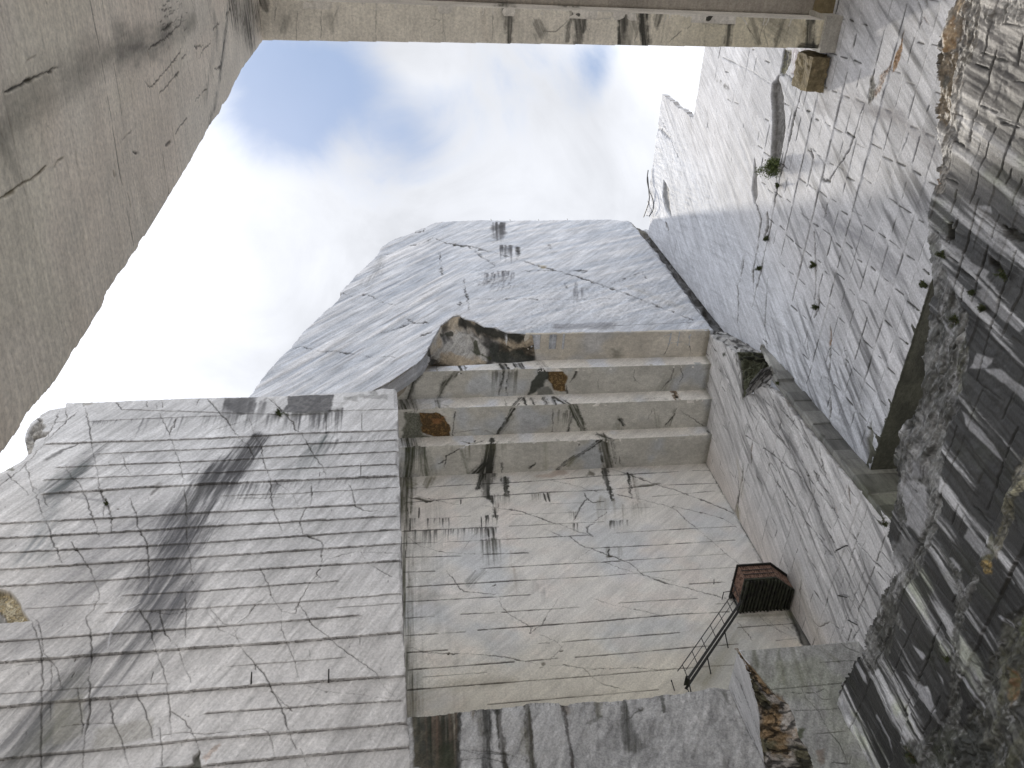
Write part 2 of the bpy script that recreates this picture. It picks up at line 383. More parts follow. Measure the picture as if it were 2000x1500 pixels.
# big stains (each has its own outline)
G = (.07, .07, .075)
f.stain([(500, 856), (478, 888), (450, 915), (425, 935)], 22, 48, .96, G, d=(-6, 9), f=9, seed=2, hard=.35, contrast=2)
f.stain([(440, 925), (400, 965), (372, 1010), (345, 1060)], 50, 62, .88, G, d=(-5, 9), f=8, seed=4, hard=.15, contrast=2.8)
f.stain([(352, 1020), (330, 1090), (300, 1150), (320, 1180)], 60, 85, .85, (.09, .09, .10), d=(-5, 8), f=7, seed=5, contrast=2.6)
f.stain([(345, 1120), (300, 1190), (235, 1270), (150, 1350), (90, 1430)], 90, 125, .8, (.12, .12, .125), d=(-6, 8), f=5, seed=6, a1=.7, contrast=2.6)
f.stain([(300, 1010), (200, 1100), (60, 1240)], 80, 90, .4, (.18, .18, .195), d=(-8, 6), f=3, seed=8, contrast=1.6)
f.stain([(400, 1035), (345, 1060)], 26, 40, .5, G, d=(-8, 5), f=5, seed=7)
f.stain([(205, 866), (180, 886), (160, 905), (140, 930), (120, 955)], 12, 36, .85, (.10, .10, .105), d=(-8, 6), f=7, seed=9)
f.stain([(166, 910), (135, 930), (105, 960)], 18, 40, .65, (.13, .15, .15), d=(-7, 7), f=6, seed=10)
f.stain([(150, 868), (125, 878), (92, 897)], 3, 9, .85, (.1, .1, .1), d=(-9, 4), f=6, seed=11, contrast=1)
f.stain([(90, 970), (130, 965), (200, 980)], 10, 12, .45, (.15, .15, .16), d=(9, 1), f=7, seed=12)
f.stain([(100, 990), (90, 1030), (60, 1080)], 32, 50, .5, (.16, .18, .19), d=(-6, 8), f=6, seed=13)
f.stain([(40, 1060), (0, 1075)], 18, 30, .3, (.18, .18, .2), d=(-8, 4), f=6, seed=14)
f.stain([(635, 855), (612, 888), (585, 925)], 16, 40, .85, (.08, .1, .1), d=(-5, 9), f=8, seed=15, a1=.25)
f.stain([(400, 948), (372, 975), (350, 1010)], 20, 46, .6, (.1, .1, .1), d=(-5, 9), f=8, seed=16)
f.stain([(560, 1080), (540, 1110), (505, 1140)], 14, 26, .3, (.2, .2, .2), d=(-6, 7), f=5, seed=17)
f.stain([(312, 946), (298, 966)], 7, 5, .7, (.16, .15, .14), seed=18)
f.stain([(120, 1420), (60, 1470), (20, 1500)], 70, 80, .6, (.13, .13, .12), d=(-6, 8), f=4, seed=19)
f.stain([(150, 1330), (120, 1390), (100, 1440)], 50, 50, .65, (.12, .12, .10), d=(-6, 8), f=5, seed=20)
f.patch([(104, 1375), (166, 1355), (162, 1440), (100, 1460)], (.30, .29, .25), .5, 6, seed=3)
f.patch([(185, 1425), (300, 1400), (300, 1445), (180, 1470)], (.30, .285, .24), .5, 8, seed=4)
# stain panels under the top edge
f.patch([(563, 773), (652, 769), (648, 806), (612, 810), (554, 806)], (.085, .085, .09), .95, 2, jit=3, seed=3, f=6, col2=(.14, .14, .145))
f.patch([(440, 778), (500, 775), (492, 806), (470, 812), (440, 800)], (.10, .10, .105), .85, 3, jit=5, seed=5, f=7)
f.drips((560, 808), (650, 806), 30, 46, 3.2, .8, (-1, 9), (.09, .09, .095), 3)
f.drips((518, 812), (640, 800), 26, 40, 3.6, .75, (-2, 9), (.12, .12, .125), 4)
f.drips((440, 785), (520, 780), 34, 66, 4.2, .75, (-2.2, 9), (.10, .10, .105), 5, 8)
f.drips((400, 860), (560, 850), 14, 26, 3, .5, (-5, 8), (.15, .15, .15), 6)
f.drips((400, 900), (560, 845), 10, 60, 4, .35, (-5, 8), (.15, .15, .15), 61, 20)
f.drips((500, 868), (776, 850), 26, 22, 2.4, .5, (-3.4, 8), (.16, .16, .165), 7)
f.drips((636, 862), (660, 862), 7, 50, 4, .6, (-4, 8), (.12, .12, .125), 8)
f.drips((640, 806), (672, 800), 16, 60, 2.6, .8, (-.6, 9), (.10, .10, .105), 9)
f.drips((545, 943), (776, 931), 60, 24, 1.8, .42, (-3.2, 8), (.17, .17, .18), 10)
f.stain([(620, 1000), (560, 1060), (480, 1130)], 40, 60, .22, (.2, .2, .2), d=(-6, 8), f=5, seed=33); f.stain([(300, 900), (230, 980), (160, 1060)], 40, 60, .25, (.22, .22, .24), d=(-6, 8), f=5, seed=34)
f.drips((400, 948), (545, 944), 60, 60, 3.0, .6, (-3.6, 8), (.14, .14, .145), 11)
f.drips((180, 823), (260, 819), 18, 14, 1.8, .7, (-4, 8), (.12, .12, .13), 12, 1)
f.drips((268, 818), (350, 816), 7, 46, 2.6, .7, (-3.5, 8), (.13, .13, .14), 13, 1)
f.drips((345, 816), (450, 812), 10, 46, 3, .6, (-3, 8), (.15, .15, .155), 14, 3)
f.drips((720, 1440), (800, 1420), 9, 34, 3, .3, (-3, 8), (.2, .2, .2), 15, 6)
f.drips((0, 1350), (400, 1310), 40, 60, 5, .16, (-5, 8), (.2, .2, .2), 16, 120)
for P, A in [([(86, 868), (400, 858), (580, 848), (776, 841)], .11), ([(190, 887), (400, 878), (776, 860)], .08), ([(110, 914), (164, 911), (400, 902), (778, 882)], .08),
             ([(84, 938), (400, 925), (776, 907)], .07), ([(80, 966), (270, 954), (400, 947), (778, 931)], .13), ([(430, 969), (560, 965), (776, 952)], .05),
             ([(-60, 1027), (0, 1024), (200, 1014), (400, 1003), (778, 983)], .10), ([(-60, 1057), (0, 1053), (192, 1043), (400, 1030), (778, 1009)], .11),
             ([(-60, 1085), (0, 1081), (285, 1068), (400, 1061), (780, 1035)], .09), ([(-60, 1118), (0, 1114), (400, 1089), (781, 1063)], .11), ([(-60, 1150), (0, 1146), (192, 1135), (400, 1120), (781, 1096)], .10),
             ([(240, 1164), (400, 1155), (661, 1135)], .07), ([(48, 1189), (210, 1179)], .04), ([(205, 1197), (282, 1195), (400, 1188), (550, 1179), (784, 1161)], .06), ([(658, 1188), (784, 1178)], .03),
             ([(-60, 1259), (0, 1255), (210, 1240), (400, 1227), (703, 1203)], .09), ([(-60, 1301), (0, 1296), (180, 1282), (400, 1266), (550, 1257), (784, 1237)], .14),
             ([(445, 1302), (670, 1285)], .04), ([(-60, 1389), (0, 1384), (105, 1373), (180, 1368), (400, 1350), (550, 1338), (790, 1322)], .14), ([(0, 1357), (200, 1343), (330, 1335)], .04),
             ([(400, 1395), (550, 1384), (784, 1369)], .08), ([(-60, 1490), (0, 1485), (210, 1465), (400, 1445), (586, 1431), (796, 1414)], .13), ([(300, 1505), (400, 1497), (610, 1476), (800, 1461)], .13),
             ([(640, 803), (776, 799)], .05), ([(172, 823), (234, 820), (430, 812)], .03), ([(240, 800), (420, 806), (560, 810), (640, 808)], .04)]:
    f.ledge(P, A, .25, 1.5 if A > .08 else 1.0, .85 if A > .06 else .6)
CR = [([(160, 786), (168, 800), (172, 822), (178, 850), (180, 880), (188, 905), (192, 935), (194, 957), (207, 980), (214, 993), (217, 1010), (219, 1040)], 3),
 ([(50, 908), (58, 930), (62, 949), (76, 978), (84, 1008), (94, 1026), (104, 1060), (123, 1101)], 2.6), ([(62, 949), (72, 956), (84, 966), (95, 990)], 1.8),
 ([(126, 908), (142, 934), (156, 944), (168, 970), (176, 996), (188, 1026), (193, 1048)], 2.2), ([(236, 882), (244, 906), (254, 930)], 1.6), ([(252, 968), (265, 1002), (269, 1028), (286, 1058), (291, 1095), (291, 1125), (290, 1160)], 2.8),
 ([(310, 806), (330, 846), (338, 866), (349, 898), (357, 930), (363, 972), (364, 1010), (366, 1034), (366, 1059), (372, 1101), (378, 1143)], 2.2), ([(343, 817), (335, 836), (330, 848)], 3),
 ([(400, 776), (416, 790), (430, 808), (446, 824), (458, 846), (470, 858), (484, 870), (496, 896)], 3), ([(486, 816), (500, 854), (510, 874), (518, 912), (528, 938), (530, 960), (532, 990), (542, 1018), (552, 1038)], 2.2),
 ([(520, 776), (544, 794), (556, 808)], 4), ([(528, 776), (552, 806)], 2), ([(556, 808), (572, 824), (576, 840), (592, 850), (602, 868), (612, 888), (630, 912), (638, 940)], 2.2),
 ([(608, 944), (610, 980), (594, 1000), (587, 1022), (594, 1044), (604, 1049)], 2.8), ([(598, 1046), (628, 1058), (631, 1066), (628, 1086)], 6), ([(628, 1086), (628, 1101)], 3), ([(624, 1110), (619, 1125), (605, 1140), (589, 1168), (577, 1191)], 2.4), ([(619, 1125), (626, 1131)], 3.5), ([(624, 1110), (619, 1125)], 4),
 ([(538, 942), (572, 966), (582, 990), (600, 992)], 2), ([(680, 944), (688, 962), (694, 986), (712, 998), (778, 1002)], 2.2), ([(694, 986), (706, 996), (712, 998)], 4),
 ([(505, 1107), (526, 1143), (532, 1167), (550, 1194), (550, 1230), (560, 1255), (574, 1287), (584, 1332)], 2.0), ([(455, 1224), (466, 1257), (487, 1287), (514, 1314), (527, 1338), (532, 1351), (550, 1380), (565, 1431), (580, 1464)], 2.6), ([(586, 1464), (595, 1479), (606, 1510)], 2),
 ([(586, 1182), (610, 1221), (658, 1260), (688, 1281), (736, 1317), (751, 1344), (772, 1362)], 1.8), ([(409, 1186), (436, 1221), (460, 1222), (487, 1200), (502, 1179), (520, 1170)], 2),
 ([(138, 1059), (150, 1075), (172, 1104), (183, 1128), (196, 1161), (183, 1191), (168, 1206), (177, 1236), (180, 1275), (174, 1320), (177, 1350), (175, 1395), (166, 1434), (162, 1510)], 3.2),
 ([(60, 1212), (72, 1242), (82, 1278), (84, 1335), (81, 1380), (81, 1440), (82, 1510)], 4), ([(60, 1205), (76, 1215), (80, 1240), (86, 1280)], 2), ([(273, 1191), (291, 1221), (304, 1266), (318, 1305), (330, 1359), (333, 1395), (334, 1440)], 2.8),
 ([(312, 1194), (321, 1230), (333, 1254)], 2.4), ([(342, 1254), (354, 1284), (375, 1335)], 2), ([(361, 1161), (364, 1200), (363, 1248)], 2.2), ([(213, 1371), (225, 1419), (240, 1455), (255, 1510)], 3), ([(267, 1353), (282, 1383), (294, 1419), (300, 1449)], 2.6),
 ([(333, 1389), (360, 1407), (381, 1443), (393, 1475)], 2.2), ([(312, 1422), (316, 1458), (318, 1505)], 2.6), ([(102, 1290), (100, 1350), (99, 1410)], 2), ([(153, 1344), (156, 1383), (163, 1416), (160, 1436)], 2.6), ([(86, 1280), (110, 1300), (122, 1350)], 1.6),
 ([(-10, 956), (0, 948), (40, 918), (86, 866), (130, 822), (160, 798)], 1.8), ([(12, 925), (60, 968)], 1.6), ([(84, 830), (130, 822)], 1.4), ([(118, 800), (105, 830), (84, 866)], 1.4), ([(128, 796), (131, 816)], 1.8),
 ([(228, 786), (240, 800)], 2.2), ([(284, 780), (290, 795)], 2), ([(305, 780), (307, 800)], 1.6), ([(316, 780), (319, 797)], 1.8), ([(390, 778), (384, 792)], 2),
 ([(420, 838), (486, 820)], 1.4), ([(440, 975), (560, 972)], 1.3), ([(300, 1440), (360, 1432), (400, 1437), (512, 1425), (530, 1440), (538, 1480)], 1.8), ([(400, 1188), (430, 1230), (480, 1255)], 1.0),
 ([(532, 1351), (560, 1380), (572, 1390)], 1.8), ([(600, 1340), (640, 1352), (700, 1357), (770, 1368)], 1.2), ([(290, 1195), (340, 1200), (390, 1188)], 1.6), ([(640, 1094), (690, 1078), (778, 1082)], 1.0), ([(705, 1078), (715, 1098), (766, 1126)], 1.4),
 ([(0, 1310), (40, 1300), (100, 1290)], .8), ([(200, 965), (205, 1010)], .8), ([(550, 1194), (575, 1200), (586, 1182)], 1.2), ([(120, 1420), (150, 1415), (230, 1412)], 1.5)]
for P, w in CR: f.crack(P, w * .95, .8, .05, brk=.5)
for P, w in [([(295, 1335), (300, 1312)], 2.2), ([(491, 1340), (492, 1322)], 2.2), ([(140, 1324), (146, 1314)], 2.6), ([(146, 1292), (148, 1287)], 3), ([(703, 1247), (703, 1260)], 1.8), ([(605, 1270), (606, 1284)], 1.4), ([(707, 806), (707, 845)], 1.6), ([(705, 905), (705, 932)], 1.4), ([(637, 808), (637, 848)], 2), ([(340, 836), (343, 818)], 3), ([(625, 922), (624, 932)], 2), ([(498, 1297), (500, 1310)], 2)]:
    f.crack(P, w, .85, .04, wob=.4, brk=0)
f.crack([(274, 1179), (240, 1200), (219, 1236), (210, 1272)], 4, .55, -.03, col=(.62, .62, .64), wob=3)
f.crack([(190, 1150), (168, 1206), (152, 1236)], 4, .35, -.02, col=(.6, .6, .62))
for x, y, r in [(628, 1086, 4.5), (532, 1351, 4), (638, 1352, 4), (150, 1075, 4), (605, 1140, 3), (529, 1162, 3), (231, 995, 3), (265, 1003, 3), (752, 1080, 2), (560, 1255, 2.5), (374, 1188, 2.5), (368, 1399, 2), (208, 982, 5)]:
    f.crack([(x - 1, y), (x + 1, y)], r, .95, .06, wob=.6, brk=0, taper=False)
for i in range(46):                                              # drill marks and pits
    x = random.uniform(10, 780); y = random.uniform(900, 1490); f.crack([(x, y), (x + random.uniform(-1, 1), y + random.uniform(1, 5))], random.uniform(1, 1.8), .7, .02, wob=.5, brk=0)
# tan broken sockets
f.patch([(-6, 1150), (20, 1155), (38, 1175), (42, 1190), (58, 1213), (14, 1216), (2, 1192), (-8, 1180)], (.42, .35, .22), 1, 1.5, rough=.16, dep=.25, col2=(.50, .45, .33), f=9, jit=1.5, seed=6, grain=.6)
f.patch([(-8, 1185), (4, 1192), (14, 1216), (-10, 1214)], (.30, .29, .27), 1, 1.5, dep=.3, seed=7)
f.patch([(390, 1462), (393, 1470), (392, 1505), (366, 1505)], (.09, .09, .075), .95, 2, rough=.05, dep=.12, seed=8)
f.patch([(396, 1478), (430, 1450), (432, 1456), (400, 1492)], (.46, .38, .33), .8, 2, rough=.05, seed=9, grain=.4)
f.patch([(64, 845), (84, 842), (97, 843), (90, 852), (70, 858), (64, 855)], (.25, .245, .235), 1, 1.5, dep=.25, rough=.1, seed=9, jit=2)
f.patch([(48, 862), (62, 835), (82, 812), (84, 835), (72, 860), (60, 886), (50, 890)], (.42, .41, .39), .9, 2, dep=.15, rough=.4, seed=11, f=2.5, grain=.5)
f.patch([(10, 915), (26, 910), (30, 916), (10, 922)], (.2, .2, .17), .8, 2, rough=.1, seed=4)
f.patch([(536, 812), (548, 805), (566, 812)], (.05, .055, .03), .95, 2, rough=.03, seed=12)
f.patch([(160, 786), (182, 785), (176, 792), (164, 792)], (.3, .29, .27), .8, 2, seed=13)
for P in [[(560, 806), (640, 812)], [(640, 790), (700, 787)], [(650, 800), (672, 806)], [(700, 772), (760, 778)], [(665, 776), (700, 784)], [(720, 776), (736, 762)]]: f.patch([P[0], (P[1][0], P[0][1] - 3), (P[1][0], P[1][1]), (P[0][0], P[1][1])], (.12, .12, .11), .45, 3, rough=.05, seed=int(P[0][0]) % 11, jit=6, f=6)
# broken right arris
e = np.interp(f.V, [17, 24, 33, 42], [.62, .72, .8, .9]); band = sm(.22, 0, np.abs(f.U - e + .05)); f.H -= band * .12 * (np.clip(f.nb * 6 + .3, 0, 1.4))
f.H += .05 * f.streakn(np.s_[:, :], (-.6, -.6), .9, 3, .25)
f.H += .014 * f.streakn(np.s_[:, :], (-.5, -.8), 6, 5, .12)
butt = f.build('quarry_wall', M_BUT, 5.0)
tag(butt, 'pale grey sawn marble wall in the lower left, crossed by horizontal bed lines and broad dark rain stains', 'rock wall')

# ================================================================== recessed centre wall (Y = 40) with overhanging steps
f = Face(1, 40.0, -1, ax_arr((-8, 0, .5), (0, 26.3, .036)), ax_arr((-1.6, 28, .8), (28, 54.0, .036)), (.67, .65, .615), 2)
f.C *= (1 + .09 * f.streakn(np.s_[:, :], (.9, .45), 1.6, 4, .2))[..., None] ** np.array([1, 1, .6])
cool = sm(-.05, .2, fbm(f.U * .22, f.V * .3, 4, 6)); f.C = f.C * (1 - cool[..., None] * np.array([.12, .08, .02]))
pink = sm(0, .25, fbm(f.U * .5 + 9, f.V * .6, 3, 8)); f.C = f.C * (1 + pink[..., None] * np.array([.03, .0, -.01]))
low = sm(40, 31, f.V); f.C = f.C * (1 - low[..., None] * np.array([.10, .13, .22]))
BK = (.035, .036, .03)
f.stain([(786, 930), (786, 1100), (792, 1300), (800, 1390)], 26, 40, .75, (.08, .078, .055), d=(0, 9), f=6, seed=3)
f.stain([(790, 935), (800, 1000)], 26, 10, .9, (.06, .06, .04), d=(0, 9), f=6, seed=4)
f.stain([(830, 1000), (835, 1130), (840, 1180)], 55, 50, .28, (.2, .2, .18), d=(0, 9), f=8, seed=5, a1=.1)
f.patch([(802, 1155), (850, 1150), (880, 1165), (830, 1180), (800, 1176)], (.27, .27, .25), .5, 14, seed=6)
f.stain([(800, 1380), (860, 1340), (1000, 1330)], 30, 16, .35, (.28, .24, .17), seed=7, f=3)
f.stain([(1010, 1370), (1200, 1350)], 10, 10, .25, (.28, .25, .2), seed=7, f=3)
f.stain([(956, 915), (950, 945), (950, 968)], 17, 8, .97, BK, d=(0, 9), f=8, seed=8, hard=.4, contrast=1)
f.stain([(942, 925), (934, 945), (932, 955)], 10, 5, .9, BK, seed=9, hard=.3)
f.stain([(985, 935), (990, 968)], 9, 4, .92, BK, d=(0, 9), f=8, seed=10, hard=.3)
f.stain([(958, 972), (970, 985), (966, 1010)], 8, 3, .92, BK, d=(0, 9), seed=11, hard=.2)
f.stain([(1180, 912), (1184, 940), (1196, 975)], 8, 4, .95, BK, d=(1, 9), seed=12, hard=.4, contrast=1)
f.stain([(1226, 925), (1232, 955), (1234, 972)], 4, 3, .85, BK, seed=13); f.stain([(1236, 928), (1245, 965), (1247, 990)], 6, 3, .6, (.12, .11, .08), seed=14)
f.patch([(1150, 916), (1160, 925), (1158, 931), (1148, 931), (1146, 922)], (.12, .11, .08), .8, 3, seed=15)
f.patch([(1040, 930), (1075, 922), (1100, 916), (1110, 926), (1060, 936)], (.42, .30, .24), .5, 5, seed=16)
f.patch([(820, 970), (850, 978), (830, 980), (795, 970)], (.05, .05, .035), .9, 2, seed=17, dep=.1)
f.patch([(1260, 945), (1285, 944), (1290, 948), (1262, 952), (1236, 950)], (.09, .085, .06), .8, 2.5, seed=18)
f.stain([(840, 935), (833, 950)], 14, 8, .6, (.12, .11, .06), seed=19, f=8); f.stain([(800, 945), (806, 948)], 14, 12, .6, (.12, .12, .07), seed=20, f=9)
f.drips((790, 1013), (880, 1013), 16, 26, 2, .85, (0, 9), BK, 1, 1); f.drips((936, 1008), (974, 1006), 10, 24, 2.2, .9, (0, 9), BK, 2, 1)
f.drips((790, 1037), (860, 1036), 18, 34, 2.4, .8, (0, 9), (.07, .07, .065), 3, 1); f.drips((866, 1035), (950, 1031), 40, 26, 1.6, .75, (-.4, 9), (.06, .06, .06), 4, 1)
f.drips((950, 1031), (968, 1030), 6, 26, 3, .9, (0, 9), BK, 5, 1); f.drips((938, 1056), (976, 1053), 26, 52, 3.2, .65, (.6, 9), (.10, .10, .085), 6, 3)
f.drips((960, 968), (1000, 966), 14, 26, 2, .6, (0, 9), (.1, .1, .08), 7, 2); f.drips((1036, 966), (1074, 962), 14, 18, 2, .6, (0, 9), (.13, .12, .08), 8, 1)
f.drips((1110, 1000), (1130, 1000), 6, 22, 2.6, .6, (.3, 9), (.10, .09, .07), 9, 2); f.drips((1110, 1024), (1128, 1023), 6, 20, 2.6, .8, (0, 9), (.05, .05, .04), 10, 1)
f.drips((1165, 975), (1200, 972), 9, 60, 4, .4, (.3, 9), (.2, .18, .12), 11, 6); f.drips((1190, 1018), (1226, 1016), 14, 22, 2.4, .8, (0, 9), (.06, .06, .05), 12, 1)
f.drips((1180, 1070), (1215, 1068), 12, 40, 4, .3, (.2, 9), (.2, .2, .17), 13, 2); f.drips((1210, 990), (1260, 985), 12, 50, 3, .35, (.5, 9), (.2, .19, .15), 14, 8)
f.drips((990, 1060), (1010, 1140), 8, 50, 3, .22, (.3, 9), (.28, .2, .15), 15, 20); f.drips((1040, 1130), (1070, 1160), 8, 40, 4, .25, (0, 9), (.2, .2, .2), 16, 10)
f.drips((800, 1000), (900, 1300), 40, 90, 6, .10, (0, 9), (.2, .2, .18), 17, 30); f.drips((850, 1350), (1200, 1320), 30, 50, 4, .14, (0, 9), (.25, .2, .16), 18, 15)
f.stain([(946, 1113), (930, 1130), (916, 1145)], 5, 9, .7, (.13, .13, .12), seed=21); f.stain([(930, 1115), (915, 1135)], 4, 8, .5, (.17, .17, .16), seed=22)
for P, w in [([(819, 991), (818, 1012)], 4), ([(1062, 963), (1067, 980)], 4), ([(1069, 962), (1074, 980)], 4.5), ([(940, 1009), (941, 1030)], 3.5), ([(801, 1015), (801, 1037)], 3.2), ([(953, 1031), (955, 1050)], 4), ([(964, 1030), (965, 1053)], 4), ([(966, 990), (968, 1012)], 4), ([(900, 975), (900, 985)], 2.5), ([(797, 991), (797, 1010)], 2), ([(792, 1075), (792, 1089)], 2), ([(1190, 1085), (1187, 1078), (1191, 1072)], 3)]:
    f.crack(P, w, .95, .04, wob=.5, brk=0)
for P, k in [([(794, 954), (908, 947)], 1), ([(908, 947), (1012, 942), (1170, 930), (1326, 921)], 1.2), ([(1352, 919), (1386, 919)], .8), ([(792, 982), (860, 976), (990, 967), (1060, 962), (1180, 957), (1280, 948)], 1.3), ([(1288, 948), (1400, 944)], .9),
    ([(786, 1038), (974, 1029)], 1.6), ([(994, 1028), (1092, 1023), (1180, 1019)], 1), ([(786, 1062), (854, 1059)], 1), ([(868, 1059), (1000, 1053), (1154, 1045)], 1.2), ([(792, 1089), (902, 1086)], 1.1), ([(944, 1083), (1032, 1080)], 1.4),
    ([(788, 1118), (850, 1116)], 1), ([(936, 1111), (1130, 1100), (1180, 1098), (1236, 1094)], 1.2), ([(1236, 1094), (1418, 1082)], .7), ([(794, 1147), (1036, 1133)], 1.5), ([(1036, 1133), (1180, 1125), (1300, 1115), (1440, 1108)], .8),
    ([(786, 1176), (900, 1170)], 1.5), ([(900, 1170), (1036, 1162)], 1), ([(900, 1200), (966, 1197)], 1), ([(980, 1196), (1132, 1186)], 1.4), ([(792, 1208), (848, 1204)], 1.3), ([(1154, 1071), (1260, 1066), (1436, 1055)], 1.1), ([(1204, 1041), (1360, 1032), (1436, 1028)], .9),
    ([(1274, 970), (1396, 959)], .8), ([(1346, 1141), (1416, 1137)], 1), ([(1208, 1178), (1362, 1169)], .8), ([(1324, 1200), (1425, 1195)], 1), ([(792, 1242), (856, 1238)], 1.4), ([(862, 1237), (910, 1234)], .9), ([(933, 1231), (1180, 1213), (1324, 1200)], 1.5),
    ([(795, 1275), (874, 1270)], 1.5), ([(1052, 1257), (1074, 1256)], .9), ([(1098, 1254), (1180, 1248), (1328, 1236)], 1.2), ([(797, 1309), (1004, 1293)], 1.6), ([(1026, 1292), (1089, 1286)], 1.3), ([(1124, 1284), (1180, 1280), (1356, 1264)], 1.4), ([(1356, 1264), (1442, 1258)], 1),
    ([(826, 1323), (950, 1314)], .5), ([(796, 1348), (1180, 1319)], 1.5), ([(1180, 1319), (1300, 1308), (1436, 1298)], 1), ([(952, 1376), (1180, 1357), (1286, 1347)], 1), ([(1440, 1226), (1548, 1218)], 1.2), ([(1515, 1251), (1555, 1247)], 1.2), ([(920, 1008), (840, 1013)], .5), ([(1000, 1005), (1140, 1000)], .6), ([(1160, 996), (1280, 990)], .4), ([(1060, 985), (1180, 980)], .5), ([(1400, 1180), (1436, 1178)], .6)]:
    f.crack(P, 1.5 * k, .9, .05, wob=.5, brk=.2, taper=False); f.ledge(P, .03 * k, .5, 0)
for P, w in [([(942, 987), (1016, 998), (1048, 1009), (1076, 1021), (1094, 1024), (1140, 1042), (1156, 1048)], 3), ([(1060, 1032), (1096, 1047), (1114, 1049), (1140, 1068), (1156, 1072), (1188, 1084), (1230, 1100), (1256, 1122), (1300, 1139), (1350, 1151), (1416, 1168), (1434, 1174)], 3.2),
    ([(1184, 913), (1226, 926), (1280, 946), (1316, 956), (1340, 965), (1396, 986), (1434, 1003)], 3.6), ([(1250, 932), (1275, 945), (1300, 952)], 5), ([(1196, 964), (1236, 972), (1304, 988), (1320, 996), (1334, 1010), (1360, 1032), (1392, 1058), (1418, 1082), (1444, 1102)], 2.2),
    ([(1196, 964), (1236, 972)], 4), ([(1076, 938), (1120, 947), (1154, 958), (1196, 964)], 2.4), ([(1312, 988), (1390, 1006), (1414, 1014), (1440, 1030)], 1.8), ([(1408, 1011), (1414, 1014)], 4),
    ([(792, 1264), (808, 1265), (824, 1273), (876, 1278), (912, 1277), (972, 1282), (1002, 1287), (1048, 1297)], 2.6), ([(1076, 1300), (1104, 1299), (1140, 1306), (1154, 1320), (1170, 1332), (1200, 1343), (1248, 1354)], 2.2), ([(1140, 1306), (1180, 1307), (1240, 1305), (1300, 1310)], 1),
    ([(870, 1115), (884, 1130), (896, 1148), (908, 1156), (944, 1160), (980, 1161)], 1.6), ([(976, 1168), (978, 1184), (996, 1200), (1024, 1218), (1040, 1228)], 1.8), ([(1040, 1224), (1034, 1238), (1060, 1220), (1070, 1200), (1090, 1170)], 1.6), ([(1054, 1240), (1080, 1250), (1097, 1262), (1095, 1270), (1070, 1290)], 1.8),
    ([(1162, 1020), (1146, 1030), (1148, 1040), (1158, 1048)], 5), ([(1145, 975), (1135, 988), (1124, 1010), (1120, 1016)], 3.5), ([(1140, 962), (1146, 974), (1158, 982), (1180, 978)], 2.5), ([(1158, 1020), (1186, 1000)], 2.6), ([(792, 958), (800, 965), (840, 975), (896, 986)], 2), ([(960, 1000), (900, 1080)], .5),
    ([(796, 1048), (820, 1066), (870, 1080), (930, 1082)], 1.4), ([(1115, 1100), (1156, 1072)], 1.4), ([(1125, 1092), (1180, 1098), (1240, 1120), (1320, 1136)], 1), ([(1160, 1170), (1200, 1182), (1262, 1196), (1300, 1205)], 1.2), ([(1450, 1170), (1500, 1220), (1560, 1250)], 1.2), ([(1470, 1180), (1530, 1240)], 1), ([(1520, 1215), (1550, 1235)], 1), ([(1440, 1215), (1470, 1250)], .9)]:
    f.crack(P, w * .95, .88, .05, brk=.45)
for x, y, r in [(1190, 1087, 6), (1062, 1297, 8), (1056, 1303, 5), (1097, 1271, 5), (876, 1278, 3.5), (1351, 1151, 3.5), (804, 1265, 3.5), (964, 1144, 3), (1284, 946, 6), (1314, 989, 3.5)]: f.crack([(x - 2, y + 1), (x + 2, y - 1)], r, .9, .08, wob=3, brk=.5, taper=False, col=(.06, .05, .03))
f.crack([(1055, 1320), (1080, 1326), (1094, 1320)], 4, .3, .0, col=(.6, .55, .52)); f.crack([(1090, 1165), (1110, 1175), (1085, 1185)], 7, .3, .0, col=(.6, .55, .55))
f.stain([(1380, 905), (1434, 1003), (1480, 1080), (1560, 1240)], 4, 6, .6, BK, seed=30); f.stain([(1545, 1190), (1575, 1255)], 8, 14, .97, (.03, .03, .028), seed=31, hard=.4, contrast=.6)
f.stain([(1440, 1205), (1500, 1205), (1545, 1200)], 16, 22, .45, (.18, .18, .1), seed=32, f=4); f.stain([(1440, 1230), (1400, 1290), (1370, 1330)], 26, 20, .35, (.26, .23, .14), seed=33, f=3)
f.H += .03 * f.nb
CENTRE = empty('quarry_recess', (13, 40, -1.6))
tag(CENTRE, 'deep recessed sawn marble face roofed by four overhanging steps', 'rock wall')
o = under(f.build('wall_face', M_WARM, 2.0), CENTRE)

ZS = [53.5, 54.75, 56.2, 57.5]; YS = [40.0, 37.2, 34.6, 32.2, 29.9]
def soff(z, y0, y1, x0, x1, seed):       # underside, faces down; its shade painted in as a darker base
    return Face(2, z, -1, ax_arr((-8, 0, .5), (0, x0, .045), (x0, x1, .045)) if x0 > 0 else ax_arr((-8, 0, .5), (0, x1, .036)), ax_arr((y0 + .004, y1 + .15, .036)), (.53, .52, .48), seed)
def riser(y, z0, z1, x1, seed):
    return Face(1, y, -1, ax_arr((-8, 0, .5), (0, x1, .036)), ax_arr((z0 + .004, z1 + .12, .045)), (.76, .735, .69), seed)  # lit look of the upright faces painted in as a lighter base
def mot(g, seed):
    g.C *= (1 + .35 * fbm(g.U * .5, g.V * .7, 4, seed) + .12 * fbm(g.U * 3, g.V * 3, 3, seed + 1))[..., None]
    g.C *= (1 + sm(.05, .25, fbm(g.U * .4 + 3, g.V * .4, 3, seed + 2)) * .12)[..., None] ** np.array([-.5, 0, 1])
    g.H += .02 * g.nb
